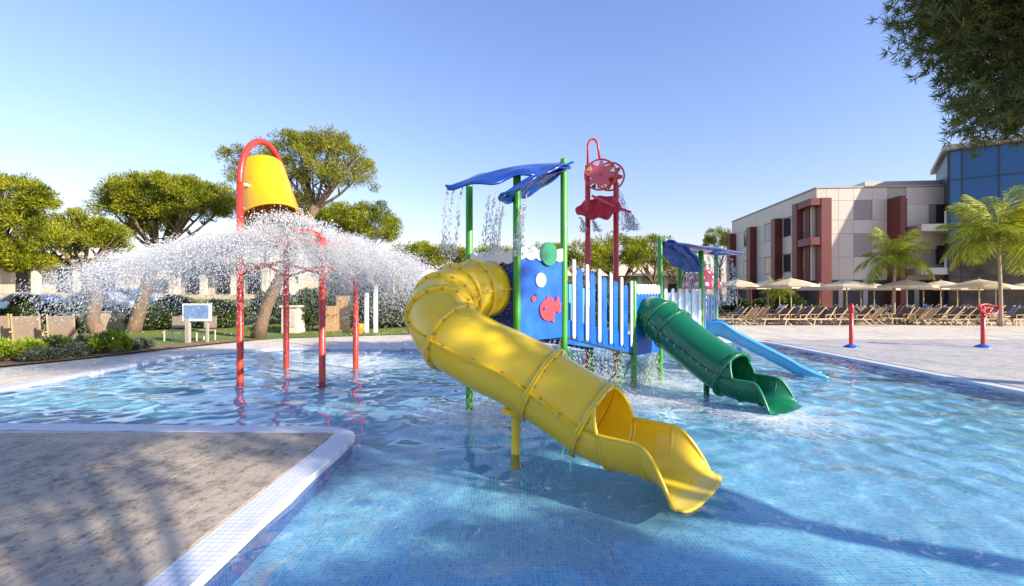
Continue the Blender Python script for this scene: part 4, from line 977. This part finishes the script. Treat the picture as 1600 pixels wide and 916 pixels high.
# ------------------------------------------------------------------ left garden
def bush(label, x, y, z, r, h, mat, seed, name='bush', group='garden bushes', L=.09, w=.02, per=60, cat='bush'):
    g = np.random.default_rng(seed); t = thing(name, label, cat, (x, y, z), group)
    n_ = int(55*max(1, r/.4)); u = unit(n_*2, g); u = u[u[:, 2] > -.15][:n_]; C = np.array([x, y, z+h*.35])+u*np.array([r, r, h*.62])*g.uniform(.7, 1.02, (len(u), 1))
    V_, F_ = tufts(C, u, .14*max(1, r/.5), per, L, w, g, up=.5); link('leaves', np_mesh('leaves', V_, F_, (x, y, z)), M[mat], t)
    mb = MB()
    for k in range(7):
        a = k*.9; mb.tube([(x, y, z), (x+math.cos(a)*r*.4, y+math.sin(a)*r*.4, z+h*.4), (x+math.cos(a)*r*.75, y+math.sin(a)*r*.75, z+h*.7)], [.025, .015, .006], 5)
    mb.build('stems', M['bark'], t); return t
bl = [(12, 562, 12.0, .34, .36, 'bush', 'bright green round bush at the left picture edge'), (44, 560, 12.4, .30, .34, 'bush', 'bright green bush between the left edge bush and darker bush'), (86, 553, 13.0, .32, .36, 'shrub', 'darker green bush below the third lounger'),
      (138, 550, 13.7, .25, .32, 'shrub_grey', 'small yellowish twiggy bush beside the low bollard lamp'), (170, 547, 13.8, .36, .42, 'bush', 'bright green bush at the right end of the planting bed'), (62, 566, 12.2, .24, .18, 'shrub_grey', 'low grey green ground shrub at the bed edge'), (112, 560, 12.9, .28, .2, 'shrub_grey', 'low grey shrub under the bollard lamp'),
      (215, 545, 14.8, .30, .16, 'shrub_grey', 'flat grey shrub at the bed tip')]
for i, (px, py, d, r_, h, m_, lb) in enumerate(bl): bush(lb, (px-800)/F_PX*d, d, .06, r_*1.2, h*1.45, m_, 200+i)
sh = [(95, 22, .95, 1.2, 'shrub', 'leafy green shrub behind the third lounger'), (60, 21.0, .7, .6, 'shrub_grey', 'pale flowering shrub under the cone topiary'), (8, 21, .9, .9, 'shrub', 'dark shrub at left edge behind loungers'), (120, 20.5, .6, .8, 'shrub_grey', 'small spiky plant beside the leaning trunk'),
      (250, 23, 1.1, 1.1, 'shrub', 'wide green shrub left of the notice board'), (275, 26, 1.0, 1.4, 'shrub', 'shrub directly behind the notice board'), (345, 24, 1.0, 1.3, 'shrub', 'shrub right of the notice board in spray'), (485, 22, 1.0, 1.9, 'shrub', 'tall dark shrub between the kiosk and wooden screen'), (520, 25, .9, 2.3, 'shrub_grey', 'grey green shrub above the wooden screen'),
      (610, 24, 1.1, 1.6, 'shrub_grey', 'silvery shrub right of the white shower posts'), (640, 25, 1.2, 1.5, 'shrub_grey', 'silvery shrub just left of the yellow slide'), (430, 26, 1.1, 1.8, 'shrub_grey', 'shrub left of the cream kiosk'), (570, 27, 1.2, 2.2, 'shrub', 'shrub behind the white shower posts'), (690, 27, 1.3, 1.6, 'shrub', 'shrub hidden behind the yellow slide bend'),
      (900, 24, 1.2, 1.5, 'shrub', 'shrub behind the bridge left end'), (960, 25, 1.3, 1.5, 'shrub', 'shrub behind the bridge middle'), (1050, 27, 1.2, 1.4, 'shrub_grey', 'shrub behind the small leaf canopy'), (1150, 33, .9, 1.3, 'shrub', 'shrub below the first hotel column'), (1230, 38, 1.2, 1.6, 'shrub', 'shrub beside the squat dark palm'), (1190, 37, .9, 1.2, 'shrub', 'small shrub left of the squat dark palm')]
for i, (px, d, r_, h, m_, lb) in enumerate(sh):
    x = (px-800)/F_PX*d; bush(lb, x, d, lz(x, d), r_, h, m_, 300+i, L=.16, w=.05, per=70)
# cone topiary
x, d = (33-800)/F_PX*20.5, 20.5; g = np.random.default_rng(77); t = thing('topiary', 'dark clipped cone topiary behind the loungers', 'topiary', (x, d, .06), None)
hh = g.random(260)**.8; an = g.uniform(0, 6.28, 260); C = np.stack([x+np.cos(an)*.52*np.sqrt(1-hh), d+np.sin(an)*.52*np.sqrt(1-hh), .1+hh*1.5], -1); Nn = np.stack([np.cos(an), np.sin(an), .4+0*an], -1)
V_, F_ = tufts(C, Nn, .13, 50, .07, .025, g, up=.2); link('leaves', np_mesh('leaves', V_, F_, (x, d, .06)), M['shrub'], t); MB().tube([(x, d, .0), (x, d, 1.2)], .06, 8).build('stem', M['bark'], t)
# three loungers seen from behind
for i, (px, lb) in enumerate(((-2, 'tan sling lounger cut by the left picture edge'), (45, 'tan sling lounger in the middle of the three at left'), (98, 'tan sling lounger nearest the bollard lamp at left'))):
    d = 14.6; t = make_lounger(sling='mesh_tan', back=62); t.location = ((px-800)/F_PX*d, d, .075); t.rotation_euler = (0, 0, R(-50)); t['label'] = lb; t['group'] = 'loungers in the left garden'
def bollard(x, y, label):
    t = thing('bollard_lamp', label, 'lamp', (x, y, .07), 'low garden lamps')
    MB().lathe([(.13, .07), (.13, .28), (.0, .28)], (x, y, 0), 16).build('body', M['white'], t); MB().lathe([(.11, .28), (.11, .36)], (x, y, 0), 16).build('lens', M['white'], t)
    MB().lathe([(.16, .36), (.15, .41), (0, .44)], (x, y, 0), 16).build('cap', M['black'], t)
bollard((116-800)/F_PX*13.4, 13.4, 'low white bollard lamp with black cap by the garden bushes')
# notice board
d = 16.7; x = (308-800)/F_PX*d
t = thing('notice_board', 'white framed notice board with blue print on grey posts, half in spray', 'sign', (x, d, .06))
MB().box((x-.32, d, .45), (.13, .13, .9)).build('post', M['concrete'], t); MB().box((x+.35, d+.02, .45), (.07, .07, .9)).build('post', M['concrete'], t)
MB().box((x, d, 1.12), (1.0, .07, .62)).build('frame', M['white'], t); MB().box((x-.22, d-.04, 1.14), (.42, .02, .46)).build('print_sheet', M['board_print'], t); MB().box((x+.22, d-.04, 1.14), (.42, .02, .46)).build('print_sheet', M['board_print'], t)
for i, (px, lb) in enumerate(((272, 'tan garden chair with white legs left of the notice board'), (322, 'tan garden chair with white legs right of the notice board post'))):
    d = 17.4; x = (px-800)/F_PX*d; t = thing('garden_chair', lb, 'chair', (x, d, .06), 'garden chairs')
    MB().box((x, d, .44), (.46, .44, .025)).build('seat', M['mesh_tan'], t); MB().box((x, d+.24, .72), (.46, .025, .42)).build('backrest', M['mesh_tan'], t)
    for sx in (-.21, .21):
        for sy in (-.2, .2): MB().box((x+sx, d+sy, .25), (.028, .028, .40)).build('leg', M['white'], t)
# kiosk, wooden screen, shower posts
d = 20.5; x = (452-800)/F_PX*d; t = thing('kiosk', 'small cream flat roofed kiosk beside the back left red pole', 'kiosk', (x, d, .06))
MB().box((x, d+.4, .62), (.68, .8, 1.12)).build('wall', M['stucco'], t); MB().box((x, d+.4, 1.22), (.82, .95, .08)).build('roof', M['stucco'], t); MB().box((x+.1, d-.012, .68), (.34, .03, .7)).build('door', M['cladding'], t)
d = 21.5; x0 = (508-800)/F_PX*d; t = thing('wood_screen', 'orange brown wooden plank screen behind the red poles', 'screen', (x0+.5, d, .06))
for i in range(9): h = 1.15 if i < 4 else 1.62; MB().box((x0+.06+i*.125, d+(.0 if i < 4 else .04), .06+h/2), (.118, .03, h)).build('plank', M['wood_screen'], t)
MB().box((x0+.55, d+.08, .6), (1.1, .04, .08)).build('rail', M['wood_screen'], t)
for i, (px, h, lb) in enumerate(((573, 1.75, 'shorter white shower post'), (587, 2.1, 'taller white shower post'))):
    d = 20.8; x = (px-800)/F_PX*d; t = thing('shower_post', lb+' near the pool beside the wooden screen', 'shower', (x, d, .06), 'shower posts'); MB().box((x, d, .06+h/2), (.16, .16, h)).build('column', M['white'], t, bevel=.01); MB().tube([(x, d-.08, h-.1), (x, d-.3, h-.05), (x, d-.34, h-.12)], .018, 8).build('shower_head', M['steel'], t)
d = 20.3; x = (562-800)/F_PX*d; t = thing('planter_pot', 'round orange clay pot by the shower posts', 'pot', (x, d, .06)); MB().lathe([(.12, .06), (.2, .25), (.19, .45), (.15, .5), (.13, .48)], (x, d, 0), 18).build('pot_body', M['orange'], t, smooth=True)
# lamp post
d = 24; x = (129-800)/F_PX*d; t = thing('lamp_post', 'dark slim lamp post beside the leaning trunk', 'lamp', (x, d, .1)); MB().tube([(x, d, .1), (x, d, 2.4)], .07, 10).build('post', M['dark_steel'], t); MB().lathe([(.12, 2.4), (.16, 2.6), (.05, 2.68), (0, 2.7)], (x, d, 0), 12).build('lamp_head', M['dark_steel'], t)
# stone planter wall
d = 23; x = (187-800)/F_PX*d; t = thing('garden_wall', 'low stone garden wall between the pine trunks', 'wall', (x, d, .06))
MB().box((x, d, .45), (1.6, .4, .8)).build('wall_body', M['stone_wall'], t)
for k in range(4): MB().box((x-.6+.4*k, d, .89), (.385, .48, .07)).build('cap_stone', M['concrete'], t, bevel=.008)
# parked cars behind the hedge
def car(label, x, y, z, rz, paint):
    t = thing('parked_car', label, 'car', (x, y, z), 'cars parked behind the garden'); Mx = Matrix.Translation((x, y, z)) @ Matrix.Rotation(rz, 4, 'Z')
    side = [(-2.05, .35), (2.05, .35), (2.1, .62), (1.95, .82), (1.05, .95), (.55, 1.38), (-.75, 1.45), (-1.5, 1.02), (-2.02, .92), (-2.12, .6)]
    m = MB(); m.prism(side, Mx @ Vector((0, -.82, 0))*1.0, Mx.to_3x3() @ Vector((1, 0, 0)), (0, 0, 1), -1.64, 0); b = m.build('body', M[paint], t, bevel=.08)
    for poly in ([(.02, .98), (.92, .98), (.52, 1.32), (.02, 1.36)], [(-.05, .98), (-.05, 1.36), (-.72, 1.38), (-1.25, 1.0)]):
        for off in (.835, -.835): 
            MB().prism(poly, Mx @ Vector((0, off, 0)), Mx.to_3x3() @ Vector((1, 0, 0)), (0, 0, 1), -.008, .008).build('window', M['glass_dark'], t)
    for wx in (-1.3, 1.3):
        for wy in (-.76, .76):
            c = Mx @ Vector((wx, wy, .32)); w_ = MB().lathe([(0, -.1), (.3, -.1), (.32, 0), (.3, .1), (0, .1)], c, 20, axis=Mx.to_3x3() @ Vector((0, 1, 0))).build('wheel', M['tyre'], t, smooth=True); MB().lathe([(0, -.11), (.19, -.11), (.19, .11), (0, .11)], c, 14, axis=Mx.to_3x3() @ Vector((0, 1, 0))).build('rim', M['car_silver'], w_)
    for wy in (-.6, .6): q = Mx @ Vector((2.06, wy, .68)); MB().box(q, (.06, .3, .14), rz).build('headlight', M['white'], t)
for px, d, p_, lb in ((60, 27, 'car_blue', 'blue parked car right of the cone topiary'), (160, 29, 'car_silver', 'silver parked car behind the leaning trunk'), (200, 31, 'car_blue', 'dark blue parked car right of the leaning trunk')):
    x = (px-800)/F_PX*d; car(lb, x, d, lz(x, d)-.1, R(8), p_)

# ------------------------------------------------------------------ falling and flying water
def stuff_drops(name, label, P, size, vel, stretch, cat='water spray'):
    V_, F_ = drop_cloud(P, size, vel, stretch); c = P.mean(0); o = link(name, np_mesh(name, V_, F_, c), M['drops'], origin=c); return tag(o, label, cat, kind='stuff')
g = np.random.default_rng(5); n_ = 175000
az = g.uniform(0, 2*math.pi, n_); jets = g.uniform(0, 2*math.pi, 110); az = np.where(g.random(n_) < .55, g.choice(jets, n_)+g.normal(0, .018, n_), az); Rm = 3.2+1.55*np.maximum(0, -np.cos(az))-.45*np.maximum(0, np.cos(az)); u = g.random(n_)**.62
rad = .25+Rm*u*g.uniform(.75, 1.12, n_); top = 3.12+.10*np.sin(az*3)-.055*rad**2*np.where(np.cos(az) < 0, .72, 1)-.09*rad*np.maximum(0, np.cos(az))
fall = np.where(g.random(n_) < .72, np.abs(g.normal(0, 1, n_))*(.08+.09*rad), g.exponential(.42, n_))
zz = top-fall+g.normal(0, .05, n_); cl = .16*np.sin(az*23+rad*5)+.12*np.sin(az*41-rad*3); zz += cl*.5
P = np.stack([-4.75+rad*np.cos(az), 10.4+rad*np.sin(az)*.62, zz], -1); vel = np.stack([np.cos(az)*3, np.sin(az)*2, 1.2-rad*.9-fall*1.5], -1)
k = (P[:, 2] > .02) & ((rad < 2.6) | (P[:, 2] > 1.25) | (g.random(n_) < .12)); sz = g.uniform(.0018, .0062, n_)*np.where(g.random(n_) < .03, 1.7, 1); vel += g.normal(0, .45, vel.shape)
stuff_drops('bucket_spray', 'white burst of water drops thrown out over the red frame', P[k], sz[k], vel[k], 5.0)
# water column falling out of the bucket
n_ = 6000; m_ = np.array(t1); tt = g.random(n_); hubn = np.array(hub); P = m_+(hubn-m_)*tt[:, None]**1.1+g.normal(size=(n_, 3))*np.array([.26, .26, .10])
stuff_drops('bucket_pour', 'water pouring from the mouth of the tipped yellow bucket', P, g.uniform(.006, .016, n_), np.tile([.3, 0, -1.], (n_, 1)), 2.2)
def streams(name, label, srcs, per, zend, spread=.02, vx=0, sz=(.004, .009)):
    A = []
    for s_ in srcs:
        s_ = np.array(s_); f = g.random(per)**.8; z = s_[2]-(s_[2]-zend)*f; q = np.stack([s_[0]+vx*np.sqrt(f)*.5+g.normal(0, 1, per)*spread*(.25+f), s_[1]+g.normal(0, 1, per)*spread*(.25+f), z], -1); A.append(q)
    P = np.concatenate(A); stuff_drops(name, label, P, g.uniform(*sz, len(P)), np.tile([vx*.3, 0, -1.], (len(P), 1)), 3.2)
streams('leaf_drips', 'thin water strings dripping off the large blue leaf canopy', [WP(704, 290, 6.5), WP(712, 293, 6.5), WP(725, 290, 6.5), WP(770, 292, 6.4), WP(778, 296, 6.4), WP(784, 315, 6.3), WP(790, 318, 6.3), WP(820, 318, 6.4), WP(826, 300, 6.5)], 170, 2.3, .025, -.25)
streams('small_leaf_drips', 'water strings falling off the small leaf canopy near the hotel', [WP(1070+i*9, 398+i*.5, 11+i*.15) for i in range(9)], 200, 1.5, .05, .2, (.005, .012))
streams('wheel_drips', 'water falling from the red wheel and scoop', [WP(980, 333, 10.5), WP(975, 331, 10.5), WP(985, 334, 10.5), WP(905, 340, 10.9), WP(925, 345, 10.8), WP(964, 292, 10.8), WP(970, 300, 10.8)], 170, 3.2, .05, .25, (.005, .011))
streams('tower_drips', 'water raining from the tower floor and bridge into the pool', [(p2('F', 1.1)*(1-i/9)+p2('R', 1.1)*(i/9)) for i in range(10)]+[(p2('R', 1.0)*(1-i/16)+p2('P', .7)*(i/16)) for i in range(17)]+[(p2('P', .6)*(1-i/9)+p2('Q', .6)*(i/9)) for i in range(10)]+[(p2('L', 1.1)*(1-i/9)+p2('F', 1.1)*(i/9)) for i in range(10)], 120, .0, .05, 0, (.003, .008))
# splash crowns where drops hit the pool
n_ = 9000; c = np.array([(-4.6, 10.8), (-.4, 6.9), (2.7, 8.9), (1.5, 8.0), (4.8, 11)]); w_ = np.array([2.0, .6, .6, .7, .8]); q = g.integers(0, 5, n_)
P = np.stack([c[q, 0]+g.normal(0, 1, n_)*w_[q], c[q, 1]+g.normal(0, 1, n_)*w_[q]*.8, np.abs(g.normal(0, .07, n_))+.01], -1)
stuff_drops('splash_drops', 'small splashes dancing on the pool below the falling water', P, g.uniform(.003, .008, n_), None, 1.0)

# sunlight refracts through the rippled surface onto everything under water
for o in bpy.data.objects:
    if o.type == 'MESH' and o.name.startswith('pool_water'): o.cycles.is_caustics_caster = True
    elif o.type == 'MESH' and o.data.vertices and min((o.matrix_world @ Vector(c)).z for c in o.bound_box) + OFF.get(o, Vector()).z*0 < -.05: o.cycles.is_caustics_receiver = True
sd.cycles.is_caustics_light = True
